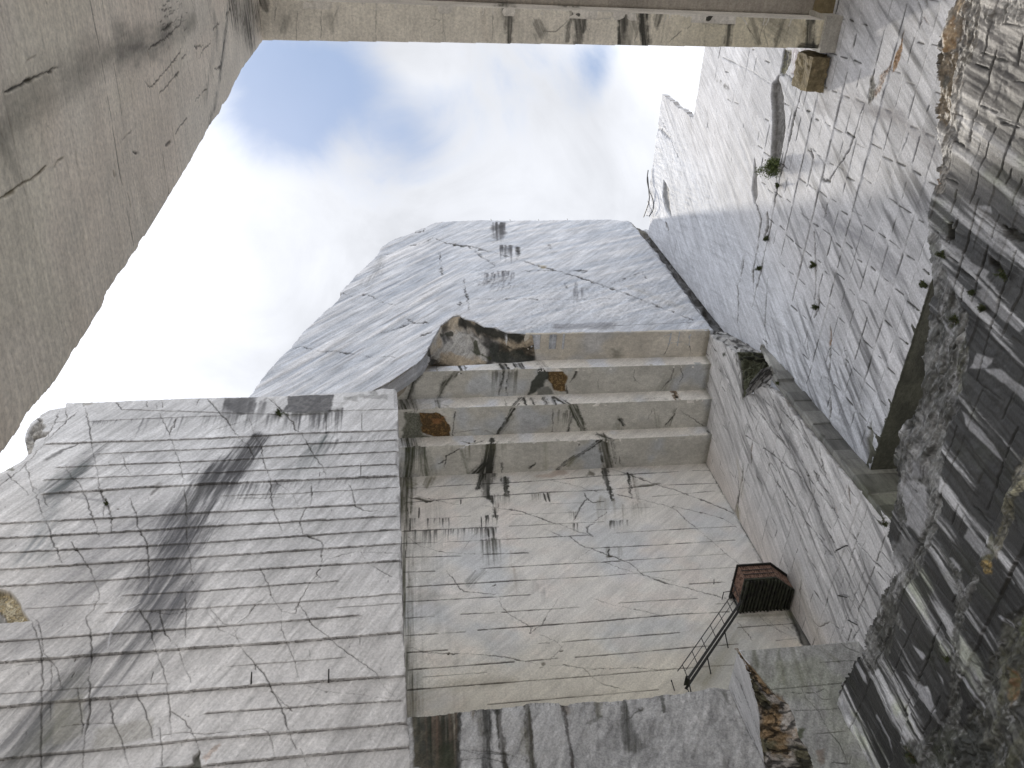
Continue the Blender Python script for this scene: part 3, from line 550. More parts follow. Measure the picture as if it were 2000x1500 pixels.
def edge_dark(g, lo=True, hi=True, amt=.6, w=.12):
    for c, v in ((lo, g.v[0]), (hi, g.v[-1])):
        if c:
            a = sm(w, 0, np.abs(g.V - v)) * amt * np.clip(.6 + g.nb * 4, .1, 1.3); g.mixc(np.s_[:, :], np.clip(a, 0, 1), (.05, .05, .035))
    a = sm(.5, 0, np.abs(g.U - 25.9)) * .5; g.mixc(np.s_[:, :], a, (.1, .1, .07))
STEPS = []
# step 1
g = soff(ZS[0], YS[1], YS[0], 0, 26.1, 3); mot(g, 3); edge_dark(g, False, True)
g.stain([(957, 862), (955, 895), (945, 930)], 14, 24, .97, BK, seed=3, hard=.3, contrast=2.2); g.stain([(948, 905), (925, 928)], 10, 16, .9, BK, seed=4)
g.stain([(1180, 862), (1184, 890), (1190, 912)], 14, 12, .95, (.05, .05, .035), seed=5, hard=.3, contrast=1.2); g.stain([(1172, 860), (1145, 880), (1110, 900), (1085, 920)], 5, 5, .95, BK, seed=6, hard=.3)
g.stain([(1120, 898), (1110, 908)], 12, 8, .6, (.12, .12, .06), seed=7); g.stain([(1196, 860), (1204, 905)], 5, 3, .8, BK, seed=8); g.stain([(802, 880), (792, 940)], 24, 26, .95, (.05, .055, .035), seed=9, contrast=1.5)
g.stain([(830, 885), (838, 930)], 12, 18, .7, (.07, .08, .05), seed=10, f=9); g.stain([(905, 880), (915, 925)], 8, 6, .5, (.12, .13, .09), seed=11); g.drips((880, 872), (1000, 865), 26, 34, 3, .4, (.5, 9), (.15, .15, .1), 3, 4)
g.stain([(980, 905), (981, 922)], 5, 3, .9, BK, seed=12); g.stain([(1036, 912), (1044, 906)], 7, 3, .8, BK, seed=13); g.drips((790, 870), (830, 870), 26, 60, 4, .8, (-.2, 9), (.05, .055, .035), 8, 8); g.crack([(917, 868), (872, 890), (868, 912)], 2.5, .9); g.crack([(872, 898), (855, 908)], 2, .8); g.crack([(1210, 890), (1212, 905)], 3, .8)
g.crack([(1128, 862), (1132, 870)], 3, .6); g.stain([(1066, 865), (1068, 915)], 8, 8, .3, (.2, .2, .1), seed=14)
STEPS.append([g.build('underside', M_WARM, .3)])
g = riser(YS[1], ZS[0], ZS[1], 26.0, 4); mot(g, 4); edge_dark(g, False, True, .8, .09)
g.stain([(962, 856), (957, 875)], 4, 8, .95, BK, seed=3, hard=.3); g.stain([(1165, 848), (1195, 858)], 5, 6, .9, BK, seed=4, hard=.2); g.stain([(1178, 850), (1182, 862)], 8, 9, .9, (.06, .06, .04), seed=5, hard=.3); g.crack([(900, 862), (925, 866), (945, 860)], 3, .8); g.crack([(925, 866), (930, 860)], 3, .9)
g.stain([(790, 840), (800, 880)], 30, 26, .9, (.06, .06, .045), seed=6); g.crack([(1380, 840), (1388, 850)], 5, .9)
STEPS[-1].append(g.build('riser', M_WARM, .3))
# step 2
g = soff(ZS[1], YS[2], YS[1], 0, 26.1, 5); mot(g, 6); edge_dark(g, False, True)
g.patch([(818, 806), (850, 805), (868, 812), (880, 835), (881, 858), (850, 856), (826, 845), (812, 828)], (.10, .065, .03), 1, 2, rough=.10, dep=.04, col2=(.18, .11, .045), f=6, jit=3, grain=.6)
g.patch([(790, 806), (818, 806), (828, 845), (850, 857), (812, 862), (785, 862)], (.16, .165, .13), .95, 4, rough=.12, f=5, seed=6, grain=.5); g.patch([(838, 818), (870, 815), (860, 828), (845, 830)], (.30, .14, .06), .6, 4, seed=3)
g.crack([(889, 803), (886, 830), (884, 855)], 4, .85); g.stain([(1003, 798), (985, 830), (970, 850)], 5, 5, .95, BK, seed=4, hard=.3); g.stain([(1003, 815), (980, 845)], 9, 6, .5, (.1, .1, .07), seed=5)
g.stain([(1118, 795), (1128, 815), (1140, 840)], 12, 8, .93, (.05, .055, .035), seed=6, hard=.2); g.stain([(1118, 812), (1108, 843)], 6, 4, .85, BK, seed=7); g.crack([(1080, 800), (1079, 848)], 2, .7); g.drips((1080, 805), (1120, 805), 12, 36, 2.4, .6, (-.8, 9), (.08, .08, .06), 3, 4)
g.stain([(1209, 812), (1206, 845)], 4, 14, .45, (.13, .13, .1), seed=8); g.stain([(1211, 818), (1218, 830)], 5, 3, .85, BK, seed=9); g.stain([(1278, 800), (1285, 840)], 4, 14, .35, (.15, .15, .11), seed=10)
g.stain([(1318, 800), (1305, 830)], 5, 8, .6, (.1, .1, .07), seed=11); g.crack([(1323, 798), (1312, 818), (1300, 830)], 3, .85); g.crack([(1326, 800), (1380, 835)], 2.2, .6); g.patch([(1020, 820), (1060, 825), (1060, 845), (1015, 846)], (.28, .27, .28), .5, 14)
g.crack([(880, 846), (940, 838), (965, 848)], 1.4, .5); g.crack([(1275, 798), (1264, 820)], 1.8, .5)
a = [g.build('underside', M_WARM, .3)]
g = riser(YS[2], ZS[1], ZS[2], 26.0, 6); mot(g, 7); edge_dark(g, False, True, .8, .09)
g.stain([(1020, 776), (1006, 790), (1000, 800)], 6, 5, .95, BK, seed=3, hard=.3); g.crack([(985, 778), (992, 800)], 2.5, .7); g.crack([(866, 790), (886, 802)], 4, .9); g.stain([(1086, 776), (1110, 790), (1122, 800)], 5, 9, .95, BK, seed=4, hard=.3)
for x in (1028, 1045, 1068, 1085): g.stain([(x - 6, 778), (x + 2, 795)], 5, 3, .85, BK, seed=x % 13, hard=.2)
g.stain([(1316, 764), (1324, 782)], 5, 5, .95, (.14, .08, .03), seed=6, hard=.5, contrast=.6); g.crack([(1314, 764), (1326, 784)], 4, .95, .02); g.stain([(856, 782), (858, 800)], 8, 10, .75, (.08, .08, .06), seed=7); g.stain([(785, 780), (795, 810)], 30, 26, .8, (.07, .07, .05), seed=8)
g.crack([(1220, 786), (1300, 774)], 1.5, .4)
a.append(g.build('riser', M_WARM, .3)); STEPS.append(a)
# step 3
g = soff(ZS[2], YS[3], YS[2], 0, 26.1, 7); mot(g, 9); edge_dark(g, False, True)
g.patch([(1062, 716), (1078, 716), (1100, 724), (1112, 738), (1106, 750), (1108, 765), (1082, 762), (1070, 742)], (.13, .085, .04), 1, 2, rough=.10, dep=.04, col2=(.25, .165, .075), f=6, jit=3, grain=.6)
g.patch([(1058, 716), (1072, 716), (1070, 742), (1060, 755), (1040, 770), (1030, 772), (1036, 745)], (.055, .06, .05), .96, 3, rough=.06, seed=4, jit=5); g.patch([(1048, 758), (1075, 756), (1085, 770), (1045, 776)], (.16, .165, .15), .8, 3, rough=.08, seed=5)
g.crack([(1112, 748), (1124, 735), (1128, 720)], 6, .9); g.crack([(1106, 752), (1108, 770)], 4, .8)
g.stain([(820, 732), (806, 750), (798, 790)], 8, 14, .93, BK, seed=3, contrast=1.6); g.stain([(890, 730), (866, 752), (856, 785)], 9, 8, .85, (.06, .06, .045), seed=4, contrast=1.6); g.stain([(868, 735), (860, 770)], 4, 4, .7, BK, seed=5)
g.drips((960, 728), (1010, 725), 30, 56, 3.4, .55, (-.5, 9), (.1, .1, .08), 4, 4); g.stain([(994, 726), (990, 775)], 3, 3, .85, BK, seed=6); g.stain([(985, 726), (975, 770)], 3, 3, .7, BK, seed=7)
g.crack([(1316, 716), (1312, 740), (1290, 762)], 2.4, .7); g.crack([(1330, 714), (1334, 735), (1325, 752)], 2.6, .6); g.stain([(1310, 735), (1298, 758)], 14, 18, .4, (.16, .16, .12), seed=8); g.crack([(1240, 720), (1238, 740), (1250, 750)], 1.4, .5); g.crack([(1168, 740), (1170, 760)], 1.8, .5)
a = [g.build('underside', M_WARM, .3)]
g = riser(YS[3], ZS[2], ZS[3], 26.0, 8); mot(g, 11); edge_dark(g, False, True, .85, .09)
for x, w in ((900, 6), (910, 3), (985, 7), (992, 4), (1012, 7), (1022, 6)): g.stain([(x - 6, 712), (x + 4, 728)], w, w * .6, .9, BK, seed=x % 11, hard=.2)
g.crack([(852, 716), (853, 730)], 2, .8); g.stain([(1050, 704), (1060, 716)], 8, 8, .8, (.08, .07, .05), seed=5)
g.C *= np.where(g.U < 9, .92, 1)[..., None] ** np.array([1, .8, .4]); a.append(g.build('riser', M_WARM, .3)); STEPS.append(a)
# step 4
g = soff(ZS[3], YS[4], YS[3], 0, 26.0, 9); mot(g, 12); edge_dark(g, False, True); g.C *= np.array([1.08, 1.03, .98])
u0 = g.uv(1040, 690)[0]; g.M &= g.U > u0 - .5 + g.nb * 1.0
g.patch([(1035, 655), (1036, 700), (1046, 706), (1044, 690), (1042, 655)], (.12, .11, .08), .6, 5); g.crack([(1312, 650), (1306, 675), (1298, 694)], 3.5, .85); g.crack([(1348, 650), (1346, 675), (1352, 692)], 2.6, .7); g.crack([(1312, 652), (1295, 658)], 2, .6)
g.patch([(1190, 680), (1215, 678), (1222, 700), (1195, 704)], (.16, .16, .13), .5, 8, jit=7); g.crack([(1300, 672), (1330, 668), (1345, 674)], 1.4, .4)
STEPS.append([g.build('underside', M_WARM, .3)])
for a in STEPS:
    r = a[0]; r.name = 'overhang_step'; under(r, CENTRE)
    for k in a[1:]: k.parent = r; k.name = 'step_riser'

# broken corner left of the top step, and the raw rock under the upper cliff's foot
def cf_tan(x, y, nz):
    c = np.zeros(x.shape + (3,)); c[:] = (.40, .34, .26); k = sm(-.1, .15, fbm(x * .7, y * .7, 4, 3))[..., None]; c = c * (1 - k) + np.array((.42, .41, .39)) * k
    d = sm(.12, .02, np.abs(fbm(x * .45, y * .45, 5, 9)))[..., None]; c = c * (1 - .85 * d); k = sm(.5, .8, nz)[..., None]; return c * (1 - .25 * k)
A = [on(1, 29.9, *p) for p in [(812, 712), (824, 702), (834, 689), (841, 674), (847, 661), (855, 649), (861, 636), (873, 629), (884, 619), (898, 617), (906, 623), (925, 627), (944, 638), (966, 640), (990, 650), (1015, 651), (1040, 654)]]
B = [on(1, 32.2, *p) for p in [(806, 716), (850, 716), (900, 714), (940, 712), (980, 710), (1010, 708), (1030, 706), (1046, 704)]]
A = [a + np.array([0, .05, 0]) for a in A]
o = under(loft('broken_corner', A, B, 240, 110, M_RGH, cf_tan, .7, .8, 5), CENTRE)
me = o.data; P = np.zeros(len(me.vertices) * 3, np.float32); me.vertices.foreach_get('co', P); P = P.reshape(-1, 3)
o['label'] = 'broken brown rock corner with dark wet hollows'
C = np.zeros(len(P) * 4, np.float32); me.attributes['Col'].data.foreach_get('color', C); C = C.reshape(-1, 4)
cc = (P - 0) @ RC; sx = 1000 - F_PX * cc[:, 0] / cc[:, 2]; sy = 750 + F_PX * cc[:, 1] / cc[:, 2]
def near(P0, w, col, a):      # moss and damp, placed once on the rock in metres from the surveyed points
    global C
    D = np.full(len(P), 1e9)
    for (x0, y0), (x1, y1) in zip(P0[:-1], P0[1:]):
        d = np.array([x1 - x0, y1 - y0]); t = np.clip(((sx - x0) * d[0] + (sy - y0) * d[1]) / (d @ d), 0, 1); D = np.minimum(D, np.hypot(sx - x0 - d[0] * t, sy - y0 - d[1] * t))
    k = (sm(w, w * .4, D + 22 * fbm(P[:, 0] * 1.5, P[:, 2] * 1.5 + P[:, 1], 4, 3)) * a)[:, None]; C[:, :3] = C[:, :3] * (1 - k) + np.array(col) * k
near([(905, 628), (930, 640), (970, 652), (1020, 660)], 13, (.035, .035, .03), .96)
near([(965, 680), (975, 700), (1000, 700), (1020, 695), (1030, 705)], 14, (.04, .045, .04), .9)
near([(925, 670), (935, 690), (955, 700)], 6, (.06, .065, .04), .9); near([(862, 655), (885, 650)], 4, (.04, .04, .03), .9)
C[:, :3] = np.clip(C[:, :3], .01, 1); me.attributes['Col'].data.foreach_set('color', C.ravel())
A = [on(1, 29.9, *p) for p in [(700, 776), (716, 770), (760, 748), (806, 716)]]; B = [on(2, 55.0, *p) for p in [(700, 785), (770, 782), (790, 765), (808, 732)]]
o = under(loft('sloping_soffit', A, B, 60, 40, M_WARM, lambda x, y, nz: np.ones(x.shape + (3,)) * np.array((.38, .34, .28)) * (1 + .5 * (nz[..., None] - .4)), .05, 1.5, 6), CENTRE)

# ================================================================== upper cliff above the steps (Y = 29.9)
f = Face(1, 29.9, -1, ax_arr((-14, 28.2, .055)), ax_arr((34, 85, .06)), (.53, .55, .59), 3)
f.poly([(806, 716), (760, 746), (716, 770), (560, 800), (500, 950)], [(-9.5, 35), (-9.4, 49.6)], jit=0) if False else None
SIL = [(470, 800), (483, 777), (497, 762), (505, 748), (512, 738), (525, 722), (540, 705), (552, 692), (568, 679), (572, 672), (580, 665), (590, 650), (604, 638), (630, 612), (660, 586), (666, 576), (664, 571), (678, 556), (692, 541), (712, 522), (735, 500), (745, 483), (758, 473), (772, 465), (790, 461), (806, 455), (815, 449), (830, 445), (842, 438), (852, 435), (880, 432), (940, 430), (1000, 431), (1100, 430), (1190, 428.5), (1215, 431), (1228, 431), (1240, 437)]
f.poly(SIL, [(28.1, 82.5), (28.1, 57.45), f.uv(1385, 646), f.uv(1300, 648), f.uv(1170, 650), *[f.uv(*p) for p in [(812, 712), (824, 702), (834, 689), (841, 674), (847, 661), (855, 649), (861, 636), (873, 629), (884, 619), (898, 617), (906, 623), (925, 627), (944, 638), (966, 640), (990, 650), (1015, 651), (1040, 654)][::-1]], f.uv(760, 747), f.uv(716, 770), f.uv(640, 800), f.uv(470, 830)], jit=1.3)
lf = sm(9, 2, f.U - .16 * (f.V - 60))
st1 = f.streakn(np.s_[:, :], (.66, .78), 2.6, 4, .06); st2 = f.streakn(np.s_[:, :], (.86, .42), 2.0, 6, .10)
f.C *= (1 + lf * st1 * .75 + (1 - lf) * st2 * .6)[..., None] ** np.array([1.2, 1, .75]); f.H += lf * st1 * .22 + (1 - lf) * st2 * .10
f.C *= (1 - .28 * lf * sm(.12, .3, f.streakn(np.s_[:, :], (.66, .78), 5, 8, .05)))[..., None]
f.H += .05 * fbm(f.U * 2, f.V * 2, 4, 3); rg = sm(60, 68, f.V) * 0 + sm(.0, .15, fbm(f.U * .2, f.V * .2, 3, 9) + .15 * sm(70, 62, f.V)) * sm(6, 9, f.U); f.H += rg * .10 * fbm(f.U * 5, f.V * 4, 4, 7); f.C *= (1 + rg * .35 * fbm(f.U * 5 + f.V, f.V * 4, 4, 7))[..., None]
K = [([(850, 466), (870, 474), (922, 482), (974, 496), (1030, 512), (1106, 534), (1170, 554), (1210, 568), (1250, 584), (1300, 604), (1352, 624)], 4.2), ([(800, 481), (830, 474), (850, 460)], 3.5), ([(750, 497), (775, 494)], 3), ([(858, 490), (864, 540)], 3), ([(906, 544), (912, 580), (918, 612)], 2.4), ([(926, 488), (945, 505), (968, 519)], 4.5),
     ([(746, 650), (782, 640), (800, 632), (838, 629)], 4), ([(795, 622), (812, 632)], 3), ([(820, 658), (850, 645)], 3), ([(562, 680), (590, 676), (626, 688), (660, 686), (690, 692), (732, 697)], 2.6), ([(676, 688), (706, 694)], 4), ([(740, 697), (775, 698)], 1.6), ([(930, 584), (1100, 585), (1250, 582)], 1.2),
     ([(950, 531), (1030, 529), (1150, 527)], 2.4), ([(1110, 530), (1150, 528)], 4), ([(1138, 532), (1146, 528)], 4), ([(1010, 483), (1013, 502)], 5), ([(1068, 484), (1078, 484)], 2.5), ([(1073, 477), (1076, 486)], 2), ([(664, 572), (690, 580), (720, 574), (735, 585), (780, 600)], 1.4), ([(806, 455), (826, 452), (830, 447)], 2.5), ([(1250, 465), (1290, 480), (1320, 500)], 1.4), ([(1190, 555), (1260, 530)], 1.2), ([(1105, 552), (1108, 562)], 3), ([(1278, 489), (1300, 487)], 1.5), ([(1255, 532), (1262, 545)], 3)]
for P, w in K: f.crack(P, w, .9, .10, brk=.8, wob=4)
for i in range(26):
    t = i / 25; x = np.interp(t, [0, .25, .5, .75, 1], [870, 974, 1106, 1230, 1352]); y = np.interp(t, [0, .25, .5, .75, 1], [474, 496, 534, 576, 624]); f.crack([(x - 2, y - 1), (x + 2, y + 1)], random.uniform(2, 4.5), .9, .1, wob=3, brk=.3, taper=False, col=(.05, .05, .03))
f.patch([(962, 438), (985, 437), (984, 470), (966, 472)], (.16, .16, .165), .7, 6, f=5, jit=9, seed=3); f.drips((962, 438), (988, 437), 26, 36, 2.4, .85, (.5, 9), (.07, .07, .075), 3, 4); f.drips((976, 482), (1000, 482), 18, 34, 2.6, .85, (.2, 9), (.06, .06, .065), 4, 4); f.drips((1008, 482), (1014, 483), 6, 22, 3, .85, (.2, 9), (.06, .06, .06), 5, 1)
f.drips((945, 534), (1005, 530), 30, 18, 2.4, .75, (-1, 9), (.09, .09, .1), 6, 3); f.drips((935, 556), (1010, 545), 34, 14, 3, .6, (-3, 5), (.10, .10, .11), 7, 12); f.drips((1120, 560), (1138, 570), 14, 30, 3, .55, (-.6, 9), (.12, .12, .13), 8, 14)
f.stain([(745, 500), (735, 530), (715, 555)], 8, 14, .4, (.2, .2, .2), seed=5); f.stain([(1230, 560), (1330, 600)], 8, 14, .2, (.35, .3, .2), seed=6); f.patch([(1050, 515), (1068, 518), (1066, 527), (1050, 523)], (.42, .36, .24), .5, 4)
# dark gully against the right-hand wall
f.stain([(1243, 436), (1262, 452), (1290, 484), (1330, 535), (1372, 590), (1425, 652)], 7, 17, 1.0, (.045, .043, .04), seed=8, hard=.62, contrast=.5, d=(3, 4)); f.stain([(1250, 440), (1278, 462)], 14, 6, .6, (.12, .11, .09), seed=9)
g_ = sm(1.1, .3, 27.2 - f.U) ; f.H -= g_ * .5 * (1 + f.nb * 2)
f.patch([(1230, 431), (1243, 436), (1258, 450), (1245, 446)], (.22, .21, .18), .8, 3, rough=.3, seed=5)
# strip of drill lines at the foot
f.crack([(1040, 641), (1200, 636), (1385, 628)], 1.6, .6, .03, wob=.5); f.crack([(1032, 652), (1200, 650), (1385, 643)], 3.5, .95, .1, wob=1, taper=False, brk=.2); f.patch([(1075, 632), (1210, 630), (1206, 644), (1080, 644)], (.18, .18, .19), .6, 4, f=6, jit=5, seed=6)
f.drips((1035, 636), (1380, 626), 46, 12, 1.4, .5, (-5, 2), (.12, .12, .13), 9, 4)
f.patch([(870, 627), (895, 612), (912, 622), (900, 628), (880, 634), (862, 648)], (.38, .36, .32), .7, 4, rough=.3, seed=7, grain=.5); f.crack([(900, 590), (898, 596)], 6, .9, .1)
CL = f.build('rock_cliff', M_CLF, 1.3)
tag(CL, 'blue grey upper cliff with slanting grain and a dotted crack, above the overhanging steps', 'cliff')

# ================================================================== right-hand walls (facing -X)
def grid(f, zs, ys, y0, y1, w, dark, pl=.75, pd=.7, seed=3, skew=0., z1=99, dashl=(.25, .75), amp=.06, tone=.08, maskf=None, zl=-99):
    R = random.Random(seed); zs = list(zs); ys = list(ys)
    for i, z in enumerate(zs):
        if z > z1: continue
        A = R.uniform(-amp, amp); t_ = R.uniform(-tone, tone); zn = zs[i + 1] if i + 1 < len(zs) else z + 1.5
        zz = f.V - skew * (f.U - y0); b = ((zz > z) & (zz <= zn)).astype(float)
        mk = 1 if maskf is None else maskf(f.U, f.V)
        f.H += mk * b * (A + (zz - z) / (zn - z) * R.uniform(-amp, amp)); 
        yo = R.uniform(-.25, .25)
        for j in range(len(ys) - 1):
            cb = b * ((f.U > ys[j] + yo) & (f.U <= ys[j + 1] + yo)); f.C *= (1 + mk * cb * (t_ + R.uniform(-tone, tone)))[..., None]; f.H += mk * cb * R.uniform(-amp, amp) * .35
            ya = ys[j] + yo
            if R.random() < pl and y0 < ya < y1 and z > zl:
                a = R.uniform(0, .35); bq = R.uniform(.6, 1.05); ln = ys[j + 1] - ys[j]
                k = 1 if maskf is None else float(maskf(np.array([ya]), np.array([z]))[0])
                if R.random() < k + .02: f.crack([(ya + a * ln, z + skew * (ya - y0)), (ya + bq * ln, z + skew * (ya + bq * ln - y0))], w * R.uniform(.6, 1.3), dark, .05, wob=0, brk=.3, raw=True)
            if R.random() < pd and y0 < ya < y1 and z > zl:
                a, bq = dashl; a = a + R.uniform(-.15, .15); bq = bq + R.uniform(-.15, .3); k = 1 if maskf is None else float(maskf(np.array([ya]), np.array([z]))[0])
                if R.random() < k + .02: f.crack([(ya, z + a * (zn - z) + skew * (ya - y0)), (ya + R.uniform(-.05, .05), z + bq * (zn - z) + skew * (ya - y0))], w * R.uniform(.8, 1.5), dark, .05, wob=0, brk=.15, raw=True)
f = Face(0, 27.2, -1, ax_arr((-30, -1, 1.), (-1, 30.1, .055)), ax_arr((35.6, 81.1, .055)), (.56, .56, .58), 5)
f.M &= ~((f.V > 71.7 + .15 * f.nb) & (f.U < 16.6 + .3 * f.nb)); f.M &= f.V < 80.9 + .25 * f.nb
f.M &= ~((f.V > 79.3) & (f.U > 28.6 + f.nb)) 
f.C *= (1 + .35 * fbm(f.U * .14, f.V * .18, 4, 3))[..., None]
st = f.streakn(np.s_[:, :], (.5, -1), 2.4, 4, .08); low = sm(60, 42, f.V); f.C *= (1 - .5 * low * sm(.0, .26, st) - .16 * sm(.05, .3, st))[..., None]; f.H += .05 * st
gm = lambda U, V: sm(.6, -.6, U - np.interp(V, [44, 48, 53, 60, 66, 72], [26.3, 23.0, 19.5, 15.8, 12.5, 10.0])) * (.45 + .55 * sm(60, 50, V))
grid(f, np.arange(35.6, 80, 1.42), np.arange(-2, 31, 1.95), -1, 29.6, .105, 1.0, .9, .85, 5, maskf=gm, amp=.025, tone=.06)
# smooth far part: vertical veins
sm_ = sm(19, 25, f.U + .12 * (f.V - 50)); v1 = f.streakn(np.s_[:, :], (.15, 1), 4.5, 9, .10); f.C *= (1 - .16 * sm_ * sm(.05, .25, v1))[..., None]; f.H += sm_ * (.06 * v1 + .07 * fbm(f.U, f.V, 4, 4))
f.C = f.C * (1 - (sm_ * .05)[..., None] * np.array([1, .3, -.6]))
DK = (.05, .045, .04); BR = (.18, .12, .06)
f.patch([(1507, 165), (1520, 150), (1531, 190), (1534, 250), (1526, 300), (1515, 345), (1505, 345), (1508, 250)], (.13, .125, .115), 1, 1.5, rough=.12, dep=.35, col2=(.2, .19, .18), f=4, jit=2, seed=3)
f.patch([(1530, 95), (1546, 95), (1542, 130), (1530, 150), (1524, 140)], (.12, .11, .05), .95, 2, rough=.1, dep=.1, col2=(.05, .045, .04), f=7)
f.patch([(1545, 95), (1600, 98), (1592, 150), (1560, 158), (1544, 148)], (.42, .36, .37), .7, 5, col2=(.62, .6, .6), f=4, seed=4, rough=.06)
f.crack([(1548, 152), (1585, 152), (1595, 172)], 3, .8, .1); f.crack([(1518, 150), (1535, 145), (1555, 158)], 3.5, .9, .1)
f.patch([(1474, 305), (1478, 340), (1480, 380), (1473, 400), (1468, 370)], (.22, .21, .2), .95, 2, dep=.15, jit=2); f.patch([(1296, 352), (1306, 370), (1311, 425), (1300, 410), (1294, 385)], (.2, .2, .2), .95, 2, dep=.2, jit=2)
f.crack([(1412, 112), (1470, 140), (1508, 166)], 3.2, .6, .08, wob=.6, col=(.22, .22, .22)); f.crack([(1412, 108), (1508, 162)], 1.6, .5, -.05, wob=.6, col=(.8, .8, .8))
f.crack([(1280, 246), (1310, 270)], 6, .5, .1, col=(.25, .24, .22)); f.crack([(1288, 230), (1305, 258), (1333, 330)], 1.4, .6)
for P, w in [([(1568, 170), (1560, 200), (1548, 240), (1538, 290), (1528, 330), (1520, 360), (1512, 400), (1505, 440), (1498, 470), (1488, 520), (1478, 560), (1470, 600)], 4.5), ([(1517, 340), (1518, 370), (1512, 395)], 6), ([(1498, 415), (1500, 440), (1490, 470)], 6), ([(1476, 395), (1486, 430), (1480, 480), (1470, 530), (1472, 570)], 4),
    ([(1690, 200), (1680, 225), (1670, 260), (1660, 290), (1645, 315), (1628, 335), (1618, 355)], 3.4), ([(1584, 292), (1588, 310), (1582, 340), (1576, 365)], 5), ([(1588, 290), (1610, 320), (1605, 350), (1620, 355), (1600, 352)], 3.5), ([(1590, 450), (1592, 515), (1593, 560), (1590, 600)], 4), ([(1608, 435), (1615, 420), (1605, 400)], 2),
    ([(1440, 550), (1442, 600), (1440, 640)], 2.6), ([(1455, 500), (1442, 560)], 2), ([(1600, 560), (1598, 600), (1590, 620)], 6), ([(1620, 632), (1622, 670), (1621, 700), (1618, 740), (1622, 790), (1620, 830)], 5.5), ([(1775, 262), (1768, 280), (1760, 300)], 3), ([(1640, 660), (1655, 690), (1652, 720)], 2), ([(1576, 655), (1580, 700)], 2.5), ([(1500, 540), (1495, 600), (1494, 650), (1499, 690)], 3.6), ([(1262, 380), (1268, 400), (1276, 420)], 1.2), ([(1300, 435), (1306, 450)], 5)]:
    f.crack(P, w, .9, .12, col=(.06, .055, .04), brk=.5, wob=2.5)
f.crack([(1621, 635), (1622, 660), (1619, 676)], 6, .95, .06, col=(.26, .15, .07), wob=1)
# rusty fractures of the sunlit part
f.patch([(1752, 130), (1763, 100), (1761, 70), (1752, 95), (1745, 120), (1740, 140)], (.22, .12, .05), .95, 2, rough=.15, col2=(.34, .2, .09), f=5, jit=4, grain=.5)
f.patch([(1740, 135), (1746, 118), (1720, 150), (1712, 170), (1700, 185), (1705, 200), (1722, 172)], (.25, .15, .09), .85, 3, rough=.15, col2=(.5, .42, .36), f=6, jit=7, seed=5, grain=.8)
f.patch([(1700, 150), (1712, 158), (1706, 190), (1700, 210), (1695, 200)], (.13, .12, .09), .85, 3, rough=.15, f=6, jit=6, seed=6, grain=.6)
f.crack([(1765, 58), (1762, 75), (1758, 95)], 3.5, .9, .1, col=BR); f.crack([(1788, 0), (1798, 20), (1800, 35), (1796, 55)], 5, .9, .15, col=(.1, .09, .06)); f.crack([(1808, 0), (1810, 14)], 6, .9, .15, col=(.1, .09, .06)); f.crack([(1803, 35), (1812, 45)], 5, .9, .1, col=(.16, .08, .05)); f.crack([(1800, 35), (1790, 62)], 1.8, .8)
f.stain([(1600, 210), (1650, 200), (1700, 215), (1760, 225)], 26, 18, .6, (.3, .29, .3), seed=4, f=4, d=(3, 1)); f.stain([(1700, 215), (1760, 240), (1830, 300)], 10, 22, .7, (.28, .27, .28), seed=5, f=5)
f.stain([(1545, 330), (1560, 350)], 24, 24, .35, (.25, .24, .25), seed=6); f.stain([(1600, 420), (1680, 460), (1760, 540)], 26, 30, .5, (.25, .25, .27), seed=7, f=5); f.stain([(1560, 440), (1600, 480)], 20, 26, .5, (.25, .25, .27), seed=8, f=5)
f.drips((1400, 155), (1425, 175), 18, 5, 2.4, .8, (1, 1), (.12, .12, .12), 3, 4)
for i in range(40): x = random.uniform(1300, 1480); y = random.uniform(120, 400); f.crack([(x, y), (x + random.uniform(-1, 1), y + random.uniform(2, 12))], random.uniform(.8, 1.6), .5, .03, wob=1, brk=.3)
f.patch([(1702, 820), (1706, 860), (1700, 905), (1694, 905), (1696, 850)], (.10, .10, .06), .8, 3, dep=.1, jit=4); f.stain([(1680, 800), (1690, 850)], 14, 12, .4, (.2, .2, .2), seed=9)
RW = empty('quarry_wall', (27.2, 10, 35.6)); tag(RW, 'tall white sawn marble wall at the upper right, sunlit above, cut in staggered blocks and undercut at its foot', 'rock wall')
under(f.build('wall_face', M_RGT, .5), RW)
g = Face(2, 35.56, -1, ax_arr((27.2, 48, .12)), ax_arr((-14, 27.7, .12)), (.07, .072, .055), 6); g.C *= (1 + 1.2 * fbm(g.U * .7, g.V * .4, 4, 3))[..., None]; g.C *= (1 - .4 * sm(.05, .2, fbm(g.U * .5 + 5, g.V * .5, 4, 7)))[..., None]  # dark olive base with random mottling
o = under(g.build('underside', M_DRK, .5), RW); o['label'] = 'dark olive underside of the undercut'

